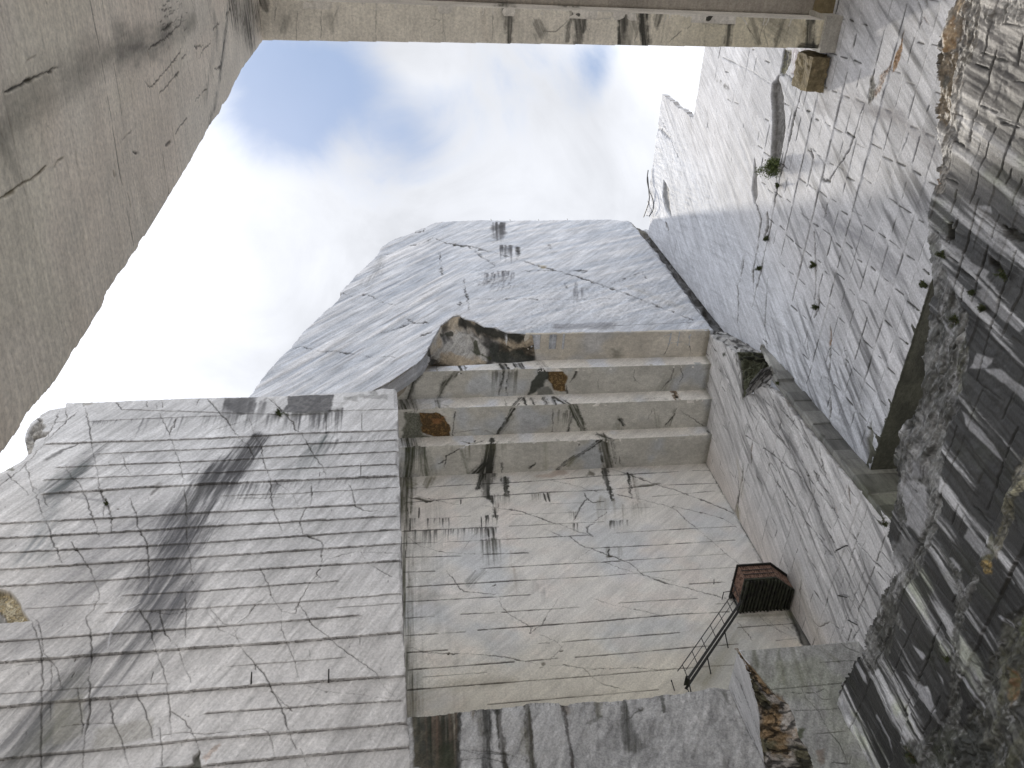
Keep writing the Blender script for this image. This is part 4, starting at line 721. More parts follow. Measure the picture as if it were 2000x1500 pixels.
# pier below / behind it
PR = empty('rock_pier', (26, 33, -1.6)); tag(PR, 'marble pier right of the recess with wavy foliated blocks and a dark edge', 'rock pier')
f = Face(0, 26.0, -1, ax_arr((27.61, 40.2, .035)), ax_arr((-1.6, 24, .8), (24, 57.6, .05)), (.56, .555, .56), 7)
top = [(1376, 648), (1386, 652), (1393, 660), (1415, 672), (1440, 690), (1446, 705), (1450, 728), (1452, 755), (1453, 778), (1470, 768), (1485, 755), (1500, 757), (1510, 763), (1532, 778), (1536, 790), (1548, 810), (1566, 822), (1574, 836), (1586, 850), (1600, 866), (1614, 885), (1640, 918), (1660, 938), (1680, 958), (1700, 975), (1730, 1005), (1740, 1012)]
f.poly(top, [(27.55, 30), (27.55, -2), (40.3, -2), (40.3, 57.6)], jit=1.6)
wv = sm(39.5, 33, f.U + .10 * (f.V - 42)); st = f.streakn(np.s_[:, :], (.30, -1), 3.2, 4, .07); st2 = f.streakn(np.s_[:, :], (.42, -1), 1.1, 6, .16)
f.C *= (1 - wv * .55 * sm(.0, .26, st) - .05 * st)[..., None]; f.H += wv * (.06 * st + .30 * st2) + .03 * fbm(f.U, f.V, 4, 3); f.C *= (1 + .25 * wv * st2)[..., None]
wm = sm(36, 40, f.U); f.C = f.C * (1 + wm[..., None] * np.array([.06, 0, -.06]))
gm2 = lambda U, V: .55 + .45 * sm(38, 34, U)
grid(f, np.arange(28.4, 57, 1.42), np.arange(27.2, 41, 1.15), 27.6, 40, .07, .92, .85, .45, 8, maskf=gm2, amp=.02, tone=.06)
for P, w in [([(1497, 920), (1530, 960), (1560, 1000), (1600, 1050), (1640, 1110), (1680, 1180), (1720, 1240)], 2.8), ([(1560, 900), (1600, 960), (1650, 1030), (1700, 1090), (1740, 1130)], 2.6), ([(1456, 850), (1500, 880), (1560, 930), (1570, 945)], 2.4), ([(1500, 770), (1540, 815), (1580, 870), (1600, 920), (1640, 970)], 2.6), ([(1470, 790), (1500, 830), (1540, 880), (1560, 920), (1590, 980), (1610, 1030)], 3.6),
    ([(1434, 1003), (1440, 980), (1450, 930), (1452, 905)], 5), ([(1440, 1000), (1443, 960), (1441, 930)], 3), ([(1470, 860), (1468, 890), (1466, 905)], 6), ([(1575, 920), (1590, 990), (1630, 1060)], 4), ([(1600, 870), (1604, 900), (1612, 935)], 4), ([(1590, 920), (1600, 945), (1625, 975), (1628, 1000)], 5), ([(1565, 1130), (1563, 1160), (1560, 1210)], 2.5), ([(1690, 1110), (1665, 1180), (1640, 1250)], 1.8), ([(1700, 970), (1670, 1060), (1640, 1150)], 1.8),
    ([(1580, 1205), (1600, 1225), (1620, 1215), (1640, 1228), (1655, 1250)], 2.2), ([(1630, 1080), (1650, 1065)], 2), ([(1640, 1163), (1660, 1166)], 2.2), ([(1670, 1210), (1680, 1222), (1665, 1250)], 2.4)]:
    f.crack(P, w, .88, .10, brk=.4, wob=1.8, col=(.05, .047, .04))
f.crack([(1470, 868), (1469, 885), (1468, 898)], 6, .9, .08, col=(.36, .2, .07), wob=1); f.crack([(1630, 990), (1632, 1000)], 5, .9, .05, col=(.3, .18, .08))
f.crack([(1658, 950), (1660, 985)], 6, .9, .08, col=(.10, .06, .03), wob=1)
f.stain([(1462, 760), (1500, 810), (1550, 880), (1570, 950)], 9, 20, .6, (.13, .13, .135), seed=4, f=7); f.stain([(1590, 980), (1620, 1080), (1650, 1180)], 20, 30, .45, (.15, .15, .155), seed=5, f=6); f.stain([(1680, 1080), (1700, 1130), (1715, 1180)], 16, 22, .45, (.12, .12, .125), seed=6, f=6)
f.stain([(1440, 1000), (1443, 1030)], 12, 8, .6, (.2, .18, .1), seed=7); f.stain([(1440, 900), (1450, 960)], 10, 14, .3, (.4, .36, .28), seed=8); f.stain([(1470, 770), (1520, 800), (1540, 850)], 14, 20, .55, (.14, .14, .14), seed=9, f=7)
f.patch([(1410, 690), (1416, 688), (1418, 695), (1412, 698)], (.04, .045, .03), .95, 2, jit=1); f.patch([(1455, 830), (1465, 835), (1460, 850)], (.2, .2, .2), .6, 4)
f.stain([(1440, 690), (1449, 730), (1452, 778)], 12, 10, .9, (.05, .05, .04), seed=10); f.patch([(1575, 1205), (1640, 1210), (1600, 1235)], (.4, .38, .36), .3, 10)
f.stain([(1555, 1110), (1575, 1180), (1600, 1250)], 22, 26, .3, (.38, .34, .26), seed=11)
under(f.build('side_face', M_RGT, .4), PR)
f = Face(1, 27.6, -1, ax_arr((26.004, 44, .05)), ax_arr((-1.6, 24, .8), (24, 55, .05)), (.15, .15, .14), 8)  # face turned from the light: shade painted in as a dark base
f.M &= (f.V < 35.6) | ((f.U < 27.25) & (f.V < np.interp(f.U, [25.9, 26.3, 26.9, 27.3], [46.0, 46.4, 50.3, 50.6]) + f.nb * 1.2))
f.C *= (1 + .9 * fbm(f.U * 1.2 + f.V * .4, f.V * .5, 4, 4))[..., None]; f.C = f.C * (1 + sm(44, 49, f.V)[..., None] * .9); f.C = f.C * (1 - sm(38, 31, f.V)[..., None] * np.array([.25, .22, .35]))
z = 29.2; R = random.Random(4)
while z < 50:
    f.crack([(25.9, z), (29, z + R.uniform(-.1, .1)), (38, z + .1)], .05, .85, .05, wob=0, raw=True, brk=.2); h = R.uniform(.9, 1.8); b = (f.V > z) & (f.V < z + h); f.H += b * R.uniform(-.12, .12); f.C *= (1 + b * R.uniform(-.35, .35))[..., None]; z += h
f.stain([(1600, 870), (1650, 930), (1690, 960)], 10, 20, .5, (.06, .065, .03), seed=3); f.patch([(1596, 845), (1610, 848), (1606, 860), (1596, 866)], (.05, .05, .04), .8, 3)
o = under(f.build('front_face', M_DRK, .4), PR); o['label'] = 'stained block face on the pier edge, its shade painted in as dark colour'
# fractured crown of the pier
def cf_grey(x, y, nz):
    c = np.ones(x.shape + (3,)) * np.array((.36, .36, .36)); d = sm(.12, .02, np.abs(fbm(x * .6, y * .6, 5, 9)))[..., None]; c = c * (1 - .8 * d); k = sm(.55, .9, nz)[..., None]; return c * (1 - .3 * k)
def cf_moss(x, y, nz):
    c = np.ones(x.shape + (3,)) * np.array((.07, .075, .05)); k = sm(.3, .8, nz)[..., None]; c = c * (1 - k) + np.array((.16, .16, .13)) * k; d = sm(.1, .02, np.abs(fbm(x * .6, y * .6, 5, 9)))[..., None]; return c * (1 - .8 * d)
A = [on(0, 26.0, *p) for p in [(1380, 651), (1393, 659), (1415, 671), (1441, 690)]]; B = [on(0, 27.25, *p) for p in [(1418, 648), (1440, 660), (1464, 676), (1492, 690)]]
o = under(loft('broken_crown', A, B, 90, 50, M_RGH, cf_grey, .5, 1.3, 5), PR)
A = [on(0, 26.02, *p) for p in [(1438, 690), (1446, 706), (1450, 730), (1453, 782)]]; B = [on(0, 27.25, *p) for p in [(1490, 688), (1506, 700), (1514, 714), (1520, 722)]]
o = under(loft('mossy_notch', A, B, 90, 60, M_RGH, cf_moss, 1.0, 1.2, 7), PR)
A = [on(0, 26.02, *p) for p in [(1452, 780), (1470, 768), (1486, 756), (1504, 758)]]; B = [on(1, 27.6, *p) for p in [(1485, 722), (1495, 718), (1505, 716), (1520, 716)]]
o = under(loft('broken_crown', A, B, 60, 50, M_RGH, cf_grey, .5, 1.5, 8), PR)

# ================================================================== near dark wall on the right (X = 22.7)
f = Face(0, 22.7, -1, ax_arr((-40, -2, 1.5), (-2, 36.0, .043)), ax_arr((-1.6, 12.4, 1.), (12.4, 38, .04)), (.33, .31, .29), 10)
TOP = [(1700, 1500), (1695, 1470), (1672, 1420), (1650, 1385), (1638, 1370), (1642, 1345), (1655, 1318), (1665, 1295), (1678, 1282), (1690, 1268), (1686, 1250), (1695, 1225), (1716, 1190), (1722, 1160), (1738, 1140), (1752, 1112), (1738, 1090), (1742, 1075), (1732, 1040), (1738, 1020), (1745, 985), (1750, 950), (1748, 920), (1745, 900), (1757, 850), (1770, 820), (1785, 812), (1790, 790), (1800, 770), (1805, 740), (1802, 700), (1810, 650), (1814, 600), (1822, 560), (1818, 510), (1813, 470), (1812, 430), (1818, 395), (1828, 360), (1832, 340), (1825, 325), (1838, 290), (1832, 250), (1826, 225), (1832, 180), (1828, 120), (1832, 80), (1845, 45), (1860, 15), (1872, -20)]
Q = [f.uv(*p) for p in TOP]
f.poly(TOP[4:], [(1.5, 37), (-45, 37), (-45, -3), (37, -3), (37, Q[4][1] - .2)], jit=4.0, f=2.2)
stA = f.streakn(np.s_[:, :], (.10, -1), .55, 4, .10); stB = f.streakn(np.s_[:, :], (.16, -1), 2.2, 6, .06); stC = f.streakn(np.s_[:, :], (.12, -1), 7, 8, .03)
# darkness: dark water-streaked lower wall, paler upper part
dk = sm(2, 13, f.U + .35 * (30 - f.V) + 8 * stA); dk = np.clip(dk, 0, 1)
s = stA * 1.25 + stB * 1.1 + stC * .5
light = sm(-.04, .24, s)
Cd = np.array([.03, .03, .029]); Cl = np.array([.46, .46, .47]); Cb = np.array([.36, .34, .315]); Cb2 = np.array([.14, .132, .124])
lo_ = Cd + (Cl - Cd) * light[..., None] ** 1.5; up_ = Cb2 + (Cb - Cb2) * sm(-.3, .15, s)[..., None]
f.C = up_ * (1 - dk[..., None]) + lo_ * dk[..., None]
f.H += .24 * stA + .18 * stB
blk = np.sign(fbm(np.floor(f.U / 2.6) * 3.3, np.floor(f.V / 1.5) * 2.7, 2, 3)); f.C *= (1 + .10 * blk)[..., None]
grid(f, np.arange(13, 38, 1.5), np.arange(-2.3, 37, 2.25), -1.5, 35.5, .07, .97, .55, .42, 12, skew=.0, amp=.05, tone=.16, dashl=(.1, .8))
mg = sm(.08, .3, fbm(f.U * .8, f.V * .5, 4, 11)) * dk; f.C = f.C * (1 - mg[..., None] * np.array([.08, .04, .2]))
# ragged broken lip along the top edge
def band(f, P, w0, w1, amp, c1, c2, fr=2.2, seed=3, lines=.8, al=.8, dep=.0):
    Q = np.array(f.pts(P)); m = f.mpp(*P[len(P) // 2]); r = f.dist(Q, max(w0, w1) * m * 1.3, 6 * m); win, D, T = r
    ww = (w0 + (w1 - w0) * T) * m; a = sm(1.05, .7, D / ww + fbm(f.U[win] * 2, f.V[win] * 2, 3, seed) * .9)
    x = f.U[win] * fr * .45; y = f.V[win] * fr * 1.5; ww = ww * .8; nz = fbm(x * .6, y * .6, 5, seed, .55); rz = np.abs(fbm(x * .8, y * .35, 4, seed + 2, .5)) * 2
    c = np.asarray(c1) + (np.asarray(c2) - np.asarray(c1)) * sm(-.12, .14, nz)[..., None]
    d = sm(.06, .01, np.abs(fbm(x * .9 + 5, y * .7, 4, seed + 5))) * lines; c = c * (1 - .85 * d[..., None]); e = sm(.09, .02, np.abs(fbm(x * 1.6 + 5, y * 1.2, 4, seed + 7))) * .5; c = c * (1 + .9 * e[..., None]) * (1 + 1.6 * fbm(f.U[win] * fr * 2.6, f.V[win] * fr * 3.6, 3, seed + 9, .6) * .8)[..., None]; wf = sm(.14, .2, fbm(f.U[win] * fr * 1.6, f.V[win] * fr * 3, 4, seed + 11, .65)) * .6; c = c * (1 - wf[..., None]) + .42 * wf[..., None]
    f.C[win] = f.C[win] * (1 - (a * al)[..., None]) + np.clip(c * .8, .01, .7) * (a * al)[..., None]; f.H[win] += a * (-dep + .45 * amp * (rz - .3) + amp * .5 * nz)
TN = (.36, .27, .17); GR = (.25, .25, .245); DG = (.07, .07, .06); OR = (.36, .22, .10)
band(f, [(1880, -10), (1862, 60), (1850, 110), (1846, 170)], 26, 18, .5, TN, (.45, .42, .37), 2.5, 3)
f.patch([(1845, 60), (1862, 30), (1868, 60), (1866, 95), (1850, 100), (1842, 85)], OR, .85, 3, rough=.2, seed=3, col2=(.45, .33, .2), f=5)
f.patch([(1830, 95), (1846, 110), (1868, 100), (1862, 130), (1858, 190), (1856, 230), (1846, 250), (1836, 235), (1828, 240), (1830, 160)], (.17, .13, .08), .95, 2.5, rough=.15, dep=.12, seed=4, col2=(.24, .19, .13), f=3.2, jit=3, grain=.5)
f.patch([(1836, 150), (1850, 148), (1852, 172), (1838, 176)], (.08, .08, .07), .8, 4, seed=4)
band(f, [(1888, 20), (1878, 90), (1872, 150), (1862, 230), (1852, 290), (1842, 330), (1836, 370)], 17, 12, .35, (.35, .33, .30), (.16, .13, .10), 4, 5)
band(f, [(1905, 0), (1902, 50), (1890, 110)], 22, 14, .35, (.26, .24, .21), (.14, .12, .09), 4, 6)
f.patch([(1830, 270), (1840, 290), (1838, 330), (1824, 322)], (.12, .10, .06), .9, 2, rough=.15, dep=.25, seed=8); f.patch([(1825, 340), (1836, 342), (1836, 362), (1826, 360)], (.14, .08, .04), .9, 2, rough=.1, dep=.1)
band(f, [(1820, 480), (1832, 530), (1842, 570), (1850, 620), (1848, 680), (1838, 740)], 20, 34, .45, DG, GR, 2.6, 7)
band(f, [(1860, 590), (1868, 640), (1860, 690), (1852, 750), (1842, 800), (1820, 850)], 20, 30, .55, (.3, .3, .3), DG, 2.8, 8)
band(f, [(1815, 650), (1812, 720), (1805, 790), (1812, 850), (1800, 900)], 22, 42, .55, GR, DG, 2.4, 9)
band(f, [(1785, 830), (1768, 870), (1756, 930), (1750, 980), (1760, 1010)], 16, 14, .4, DG, (.24, .24, .235), 3, 10)
band(f, [(1880, 620), (1876, 700), (1862, 760)], 11, 16, .4, (.33, .33, .33), (.12, .12, .09), 3.5, 11)
band(f, [(1830, 850), (1826, 920), (1822, 980), (1815, 1030), (1806, 1060)], 18, 14, .45, (.18, .18, .17), (.3, .3, .29), 3, 12)
band(f, [(1806, 1060), (1790, 1100), (1775, 1120), (1750, 1140), (1728, 1180), (1708, 1220), (1690, 1260)], 12, 16, .4, (.10, .10, .09), (.30, .30, .30), 3, 13)
band(f, [(1730, 1160), (1740, 1200), (1720, 1250), (1700, 1290)], 22, 26, .4, (.07, .07, .06), (.2, .2, .19), 2.4, 14)
band(f, [(1862, 1110), (1878, 1160), (1870, 1200)], 10, 10, .3, (.10, .10, .09), (.2, .2, .19), 3, 15)
f.patch([(1752, 935), (1790, 940), (1806, 950), (1814, 1000), (1800, 1050), (1770, 1030), (1760, 980)], (.33, .33, .34), .8, 4, rough=.05, seed=5, f=2); f.patch([(1778, 900), (1800, 905), (1820, 925), (1800, 935), (1780, 930)], (.25, .25, .26), .7, 5, seed=6)
f.patch([(1760, 1045), (1790, 1060), (1780, 1100), (1745, 1100), (1740, 1060)], (.19, .19, .19), .7, 7, rough=.08, seed=7)
# second broken band at the far right, falling to the lower corner
band(f, [(2010, 900), (1990, 930), (1972, 970), (1968, 1010), (1955, 1050), (1945, 1085)], 15, 9, .5, (.35, .33, .27), (.16, .15, .10), 3, 16)
f.patch([(1974, 960), (2010, 925), (2010, 960), (1985, 966)], (.36, .34, .24), .9, 2, rough=.15, seed=8, f=6, grain=.8); f.patch([(1916, 1100), (1930, 1080), (1940, 1110), (1940, 1125), (1925, 1120)], (.38, .27, .10), .95, 3, rough=.2, col2=(.12, .10, .05), f=7, seed=9, grain=.6)
f.patch([(1887, 1150), (1900, 1135), (1908, 1140), (1895, 1172), (1888, 1168)], (.38, .38, .39), .9, 2, dep=-.1, seed=10); f.patch([(1916, 1095), (1940, 1040), (1946, 1060), (1940, 1100)], (.15, .15, .10), .7, 4, rough=.2, seed=11)
band(f, [(1905, 1130), (1885, 1180), (1872, 1220), (1868, 1300), (1858, 1400), (1845, 1500)], 9, 16, .3, (.08, .08, .07), (.17, .17, .16), 3, 17)
band(f, [(2010, 1210), (1985, 1245), (1965, 1290), (1960, 1350), (1935, 1400), (1915, 1440), (1920, 1500)], 30, 60, .8, (.07, .07, .055), (.2, .2, .17), 2.0, 18)
band(f, [(2000, 1260), (1985, 1330), (1995, 1400), (1980, 1480)], 40, 60, .7, (.05, .05, .04), (.11, .11, .07), 1.8, 19)
band(f, [(1780, 1480), (1820, 1470), (1860, 1460), (1880, 1500)], 26, 36, .5, (.04, .045, .03), (.1, .1, .09), 2.2, 20)
f.patch([(1972, 1300), (1985, 1310), (1990, 1350), (1980, 1380), (1968, 1340)], (.10, .09, .04), .9, 4, rough=.2, seed=12, col2=(.2, .12, .06)); f.patch([(1890, 1400), (1915, 1430), (1950, 1500), (1860, 1500), (1870, 1440)], (.035, .037, .032), .9, 8, rough=.3, seed=13)
f.patch([(1980, 1210), (2005, 1200), (2005, 1250), (1985, 1240)], (.12, .13, .07), .8, 4, rough=.3, seed=14)
# pale blades where the sheets break (fresh marble)
WH = (.40, .40, .42)
for P in [[(1800, 1345), (1812, 1338), (1830, 1390), (1820, 1396)], [(1762, 1312), (1786, 1332), (1808, 1340), (1815, 1350), (1818, 1385), (1823, 1398), (1790, 1355)], [(1776, 1258), (1798, 1290), (1806, 1282), (1800, 1275)], [(1806, 1218), (1824, 1242), (1830, 1240), (1812, 1222)], [(1755, 1225), (1767, 1240), (1766, 1232)], [(1866, 1310), (1920, 1390), (1917, 1378), (1884, 1325)], [(1830, 1240), (1858, 1280), (1856, 1270), (1836, 1244)], [(1828, 1308), (1842, 1338), (1842, 1325)],
          [(1650, 1370), (1680, 1412), (1690, 1440), (1680, 1432), (1655, 1396), (1641, 1378)], [(1672, 1292), (1690, 1320), (1693, 1338), (1685, 1330), (1668, 1298)], [(1708, 1395), (1735, 1440), (1740, 1475), (1730, 1440), (1706, 1400)], [(1664, 1370), (1700, 1436), (1702, 1442), (1680, 1400)], [(1734, 1364), (1748, 1398), (1762, 1450), (1745, 1405)], [(1842, 1240), (1870, 1280), (1862, 1262)], [(1946, 1205), (1975, 1235), (1972, 1222), (1950, 1200)], [(1955, 1110), (1975, 1142), (1978, 1140), (1958, 1112)], [(1840, 925), (1868, 975), (1872, 980), (1870, 972)], [(1852, 1090), (1872, 1118), (1876, 1112), (1858, 1088)], [(1866, 1130), (1900, 1190), (1880, 1140)], [(1875, 800), (1900, 820), (1940, 870), (1960, 905), (1930, 880), (1890, 840)], [(1916, 720), (1960, 750), (2000, 790), (2000, 760), (1950, 720)], [(1900, 570), (1920, 560), (1960, 600), (2000, 640), (1990, 650), (1930, 600)],
          [(1890, 1030), (1940, 1080), (1915, 1090), (1880, 1050)], [(1880, 505), (1930, 530), (1925, 545), (1885, 525)], [(1838, 470), (1880, 490), (1876, 500), (1845, 485)], [(1832, 600), (1840, 590), (1836, 620), (1850, 640), (1862, 655), (1850, 655), (1838, 630)], [(1905, 400), (1935, 420), (1932, 402)], [(1905, 690), (1940, 700), (1925, 720), (1890, 720)]]:
    f.patch(P, WH if P[0][1] > 1180 else (.33, .33, .34), .8, 2.5, jit=1.5, seed=int(P[0][0]) % 11, rough=.02)
for P, w in [([(1788, 1208), (1770, 1246), (1754, 1290), (1742, 1322)], 3), ([(1838, 1216), (1826, 1244), (1808, 1290), (1786, 1344)], 3.2), ([(1782, 1352), (1766, 1392)], 3), ([(1838, 1355), (1820, 1395)], 3.2), ([(1818, 1400), (1802, 1442)], 2.8), ([(1762, 1310), (1780, 1345), (1822, 1396)], 3.4), ([(1826, 1310), (1838, 1346)], 3.4), ([(1868, 1160), (1856, 1178)], 4), ([(1895, 1290), (1945, 1330)], 3),
    ([(1958, 900), (1945, 940), (1925, 998)], 3.4), ([(1872, 985), (1856, 1024)], 3), ([(1808, 910), (1802, 935)], 2.4), ([(1868, 832), (1848, 900)], 2.6), ([(1890, 815), (1926, 850)], 3), ([(1985, 835), (1962, 895)], 4), ([(1976, 765), (1955, 820)], 3), ([(1960, 560), (1945, 615), (1925, 665), (1905, 745)], 5), ([(1882, 560), (1878, 590)], 4), ([(1880, 635), (1858, 690)], 4), ([(1945, 250), (1915, 330), (1895, 400)], 4), ([(1944, 98), (1930, 150), (1915, 205)], 4), ([(1909, 215), (1894, 275)], 4),
    ([(1903, 126), (1930, 136)], 4.5), ([(1917, 207), (1951, 220)], 4.5), ([(1956, 238), (1990, 250)], 4), ([(1978, 158), (2000, 164)], 5), ([(1958, 46), (2000, 52)], 6), ([(1970, 0), (1958, 45)], 6), ([(1865, 276), (1885, 286)], 4.5), ([(1848, 348), (1870, 359)], 4), ([(1869, 372), (1858, 415)], 3.5), ([(1872, 430), (1852, 478)], 5), ([(1850, 500), (1872, 515)], 4), ([(1876, 526), (1905, 548)], 4), ([(1911, 390), (1900, 440), (1880, 500), (1864, 560)], 3.6), ([(1985, 490), (1970, 535), (1950, 590)], 5), ([(1930, 480), (1910, 540), (1900, 590)], 4.5), ([(1950, 420), (1938, 465)], 3.5), ([(1995, 350), (1978, 400)], 4), ([(1975, 330), (1965, 360)], 3),
    ([(2000, 70), (1988, 100), (1985, 130)], 8), ([(1780, 950), (1790, 962)], 3), ([(1776, 1040), (1798, 1066)], 3), ([(1760, 1085), (1772, 1100)], 3), ([(1948, 1200), (1980, 1240)], 3), ([(1870, 1210), (1905, 1255), (1945, 1325)], 2.4), ([(1900, 990), (1950, 1045)], 4), ([(1970, 970), (1976, 1000), (1990, 1040), (2002, 1055)], 5)]:
    f.crack(P, w, .93, .12, brk=.3, wob=1.5, col=(.02, .02, .018))
f.patch([(1958, 5), (1990, 0), (2000, 10), (2000, 45), (1975, 35), (1962, 48)], (.30, .29, .27), .7, 4, rough=.25, seed=3, grain=.6); f.patch([(1925, 10), (1965, 20), (1955, 50), (1920, 45)], (.24, .23, .21), .5, 6, rough=.3, seed=5, grain=.4)
f.patch([(1850, 440), (1862, 430), (1860, 470), (1850, 474)], (.03, .03, .025), .9, 2, dep=.3); f.patch([(1958, 440), (1985, 450), (2000, 470), (1990, 475), (1965, 460)], (.04, .04, .03), .85, 3, dep=.3); f.patch([(1930, 500), (1950, 515), (1960, 530), (1945, 530), (1932, 520)], (.10, .10, .09), .85, 3, dep=.3, rough=.2)
ro = sm(.05, .2, fbm(f.U * .5 + 3, f.V * .4, 3, 13)) * .5; f.H += ro * .3 * fbm(f.U * 1.6, f.V * 1.6, 4, 2)
DW = f.build('quarry_wall', M_DRK, 2.6)
tag(DW, 'near dark wet looking marble wall on the far right, streaked black and silver with a ragged broken lip', 'rock wall')

# ================================================================== low ledge under the recess and the block on its right
f = Face(1, 38.5, -1, ax_arr((-6, .5, .5), (.5, 18.9, .045)), ax_arr((-1.6, 22, .8), (22, 30.42, .045)), (.52, .515, .51), 12)
f.M &= f.V < 30.36 + f.nb * .25
a = .7 * fbm(f.U * .55, f.V * .28, 4, 3); f.H += a * 1.0 + .10 * fbm(f.U * 3, f.V * 2.2, 5, 6, .65) + .16 * f.streakn(np.s_[:, :], (.5, .75), 1.2, 7, .2)
rgh = sm(9, 12, f.U); f.C *= (1 + rgh * .7 * fbm(f.U * 4, f.V * 4, 4, 4, .7))[..., None] * (1 - rgh * .16)[..., None]
f.C *= (1 + .6 * f.streakn(np.s_[:, :], (.5, .75), 1.6, 5, .15))[..., None]
gx = lambda x: f.uv(x, 1420)[0]
for x0, x1, w, al in [(803, 890, 0, .0)]:
    pass
MO = (.05, .05, .035); BW = (.15, .12, .085)
f.patch([(804, 1388), (896, 1382), (898, 1500), (806, 1505)], MO, .93, 4, col2=(.10, .09, .06), f=3, jit=4); f.drips((830, 1388), (892, 1384), 30, 130, 6, .6, (.3, 9), (.17, .12, .09), 2, 6); f.drips((815, 1388), (896, 1384), 26, 150, 4, .7, (.3, 9), (.03, .035, .025), 3, 20); f.drips((850, 1388), (890, 1384), 8, 90, 3, .7, (.3, 9), (.32, .30, .25), 4, 30)
f.patch([(855, 1450), (890, 1440), (895, 1500), (850, 1500)], (.045, .05, .03), .8, 12, seed=5)
for P, w0, w1, al, c in [([(897, 1384), (896, 1420), (897, 1500)], 3, 4, .95, (.05, .05, .045)), ([(934, 1383), (938, 1400), (942, 1430)], 9, 8, .8, (.10, .095, .075)), ([(950, 1382), (952, 1420), (948, 1460), (950, 1505)], 8, 9, .93, (.06, .06, .055)), ([(976, 1380), (974, 1410), (980, 1450), (986, 1505)], 6, 5, .93, (.06, .055, .045)), ([(969, 1378), (972, 1392)], 8, 5, .9, (.05, .05, .045)),
        ([(1027, 1374), (1032, 1410), (1034, 1450), (1040, 1505)], 4, 7, .93, (.06, .055, .04)), ([(1023, 1430), (1025, 1470)], 6, 8, .4, (.15, .14, .08)), ([(1100, 1372), (1108, 1385)], 7, 9, .5, (.2, .15, .1)), ([(1100, 1374), (1108, 1420), (1113, 1460), (1118, 1505)], 2.5, 4, .93, (.06, .05, .045)), ([(1168, 1370), (1172, 1395)], 7, 5, .6, (.14, .13, .08)), ([(1172, 1395), (1150, 1412)], 5, 3, .6, (.1, .1, .08)),
        ([(1218, 1364), (1224, 1400), (1228, 1430), (1238, 1450)], 4, 16, .85, (.08, .08, .07)), ([(1291, 1358), (1296, 1390)], 3, 3, .85, (.07, .07, .06)), ([(1256, 1380), (1224, 1404)], 1.5, 1.5, .7, MO), ([(925, 1384), (925, 1400)], 4, 3, .9, BW), ([(1414, 1350), (1424, 1372)], 5, 3, .6, MO), ([(1150, 1500), (1190, 1450), (1230, 1420)], 14, 20, .3, (.15, .15, .15)), ([(1280, 1420), (1260, 1480)], 16, 20, .25, (.15, .15, .15))]:
    f.stain(P, w0 * 1.5, w1 * 1.5, al, c, d=(.4, 9), f=8, seed=int(P[0][0]) % 12, hard=.4, contrast=1)
f.drips((896, 1384), (1100, 1374), 40, 16, 2.4, .8, (.2, 9), (.05, .05, .04), 5, 1); f.drips((1100, 1374), (1400, 1350), 30, 12, 2, .5, (.2, 9), (.08, .08, .06), 6, 1)
for P in [[(896, 1462), (930, 1470), (985, 1474), (1040, 1490)], [(900, 1482), (950, 1480), (1000, 1496)], [(896, 1462), (960, 1468), (1020, 1480)]]: f.crack(P, 2.5, .7)
u1 = f.uv(1100, 1400)[0]; f.H += sm(u1 + .05, u1 - .05, f.U + (f.V - 28) * .02) * .18; u1 = f.uv(1030, 1400)[0]; f.H -= sm(u1 + .05, u1 - .05, f.U) * .16
f.H -= sm(.5, 0, 30.4 - f.V) * .1
o = f.build('rock_ledge', M_RGH, 1.9); tag(o, 'rough grey broken ledge face below the recessed wall, hung with black vertical seepage streaks', 'rock ledge')

LB = empty('marble_block', (22, 37, 22)); tag(LB, 'large squared marble block jutting out below the rusty cabin, with a brown weathered corner', 'rock block')
f = Face(1, 35.6, -1, ax_arr((18.9, 26, .035)), ax_arr((-1.6, 21, .8), (21, 30.45, .035)), (.36, .36, .345), 13)
cor = [(1440, 1266), (1450, 1285), (1456, 1300), (1462, 1318), (1470, 1340), (1474, 1360), (1480, 1378), (1483, 1400), (1484, 1440), (1488, 1460), (1492, 1490), (1496, 1520)]
f.C *= (1 + .35 * fbm(f.U * .6, f.V * .5, 4, 4))[..., None]; f.C = f.C * (1 + sm(0, .2, fbm(f.U * .5, f.V * .4, 3, 8))[..., None] * np.array([-.08, -.06, -.14]))
for P in [[(1472, 1268), (1478, 1300)], [(1495, 1266), (1500, 1320)], [(1545, 1262), (1562, 1320), (1575, 1345)], [(1560, 1262), (1590, 1340)], [(1590, 1258), (1630, 1290)], [(1520, 1264), (1528, 1330)]]: f.stain(P, 6, 14, .45, (.12, .125, .08), f=5, seed=int(P[0][0]) % 11)
for P in [[(1450, 1266), (1690, 1250)], [(1600, 1294), (1672, 1290)], [(1505, 1347), (1580, 1340), (1655, 1334)], [(1550, 1388), (1600, 1387), (1640, 1384)], [(1590, 1434), (1655, 1428)]]: f.crack(P, 1.6, .75, .06, wob=1, brk=.2)
for P in [[(1640, 1254), (1660, 1268), (1680, 1275)], [(1565, 1345), (1575, 1365), (1600, 1390), (1620, 1430), (1640, 1450), (1655, 1490)], [(1520, 1300), (1535, 1302)], [(1545, 1352), (1560, 1354), (1590, 1352), (1605, 1365), (1625, 1366)], [(1622, 1488), (1660, 1492), (1664, 1478)], [(1595, 1352), (1610, 1345)]]: f.crack(P, 2, .75)
f.patch([(1440, 1266), (1452, 1284), (1466, 1300), (1484, 1318), (1504, 1350), (1520, 1362), (1540, 1376), (1552, 1402), (1558, 1440), (1580, 1462), (1560, 1500), (1496, 1510), (1484, 1440), (1478, 1370)], (.25, .20, .13), 1, 3, rough=.55, dep=.15, col2=(.33, .30, .27), f=2.6, jit=4, seed=4, grain=.7)
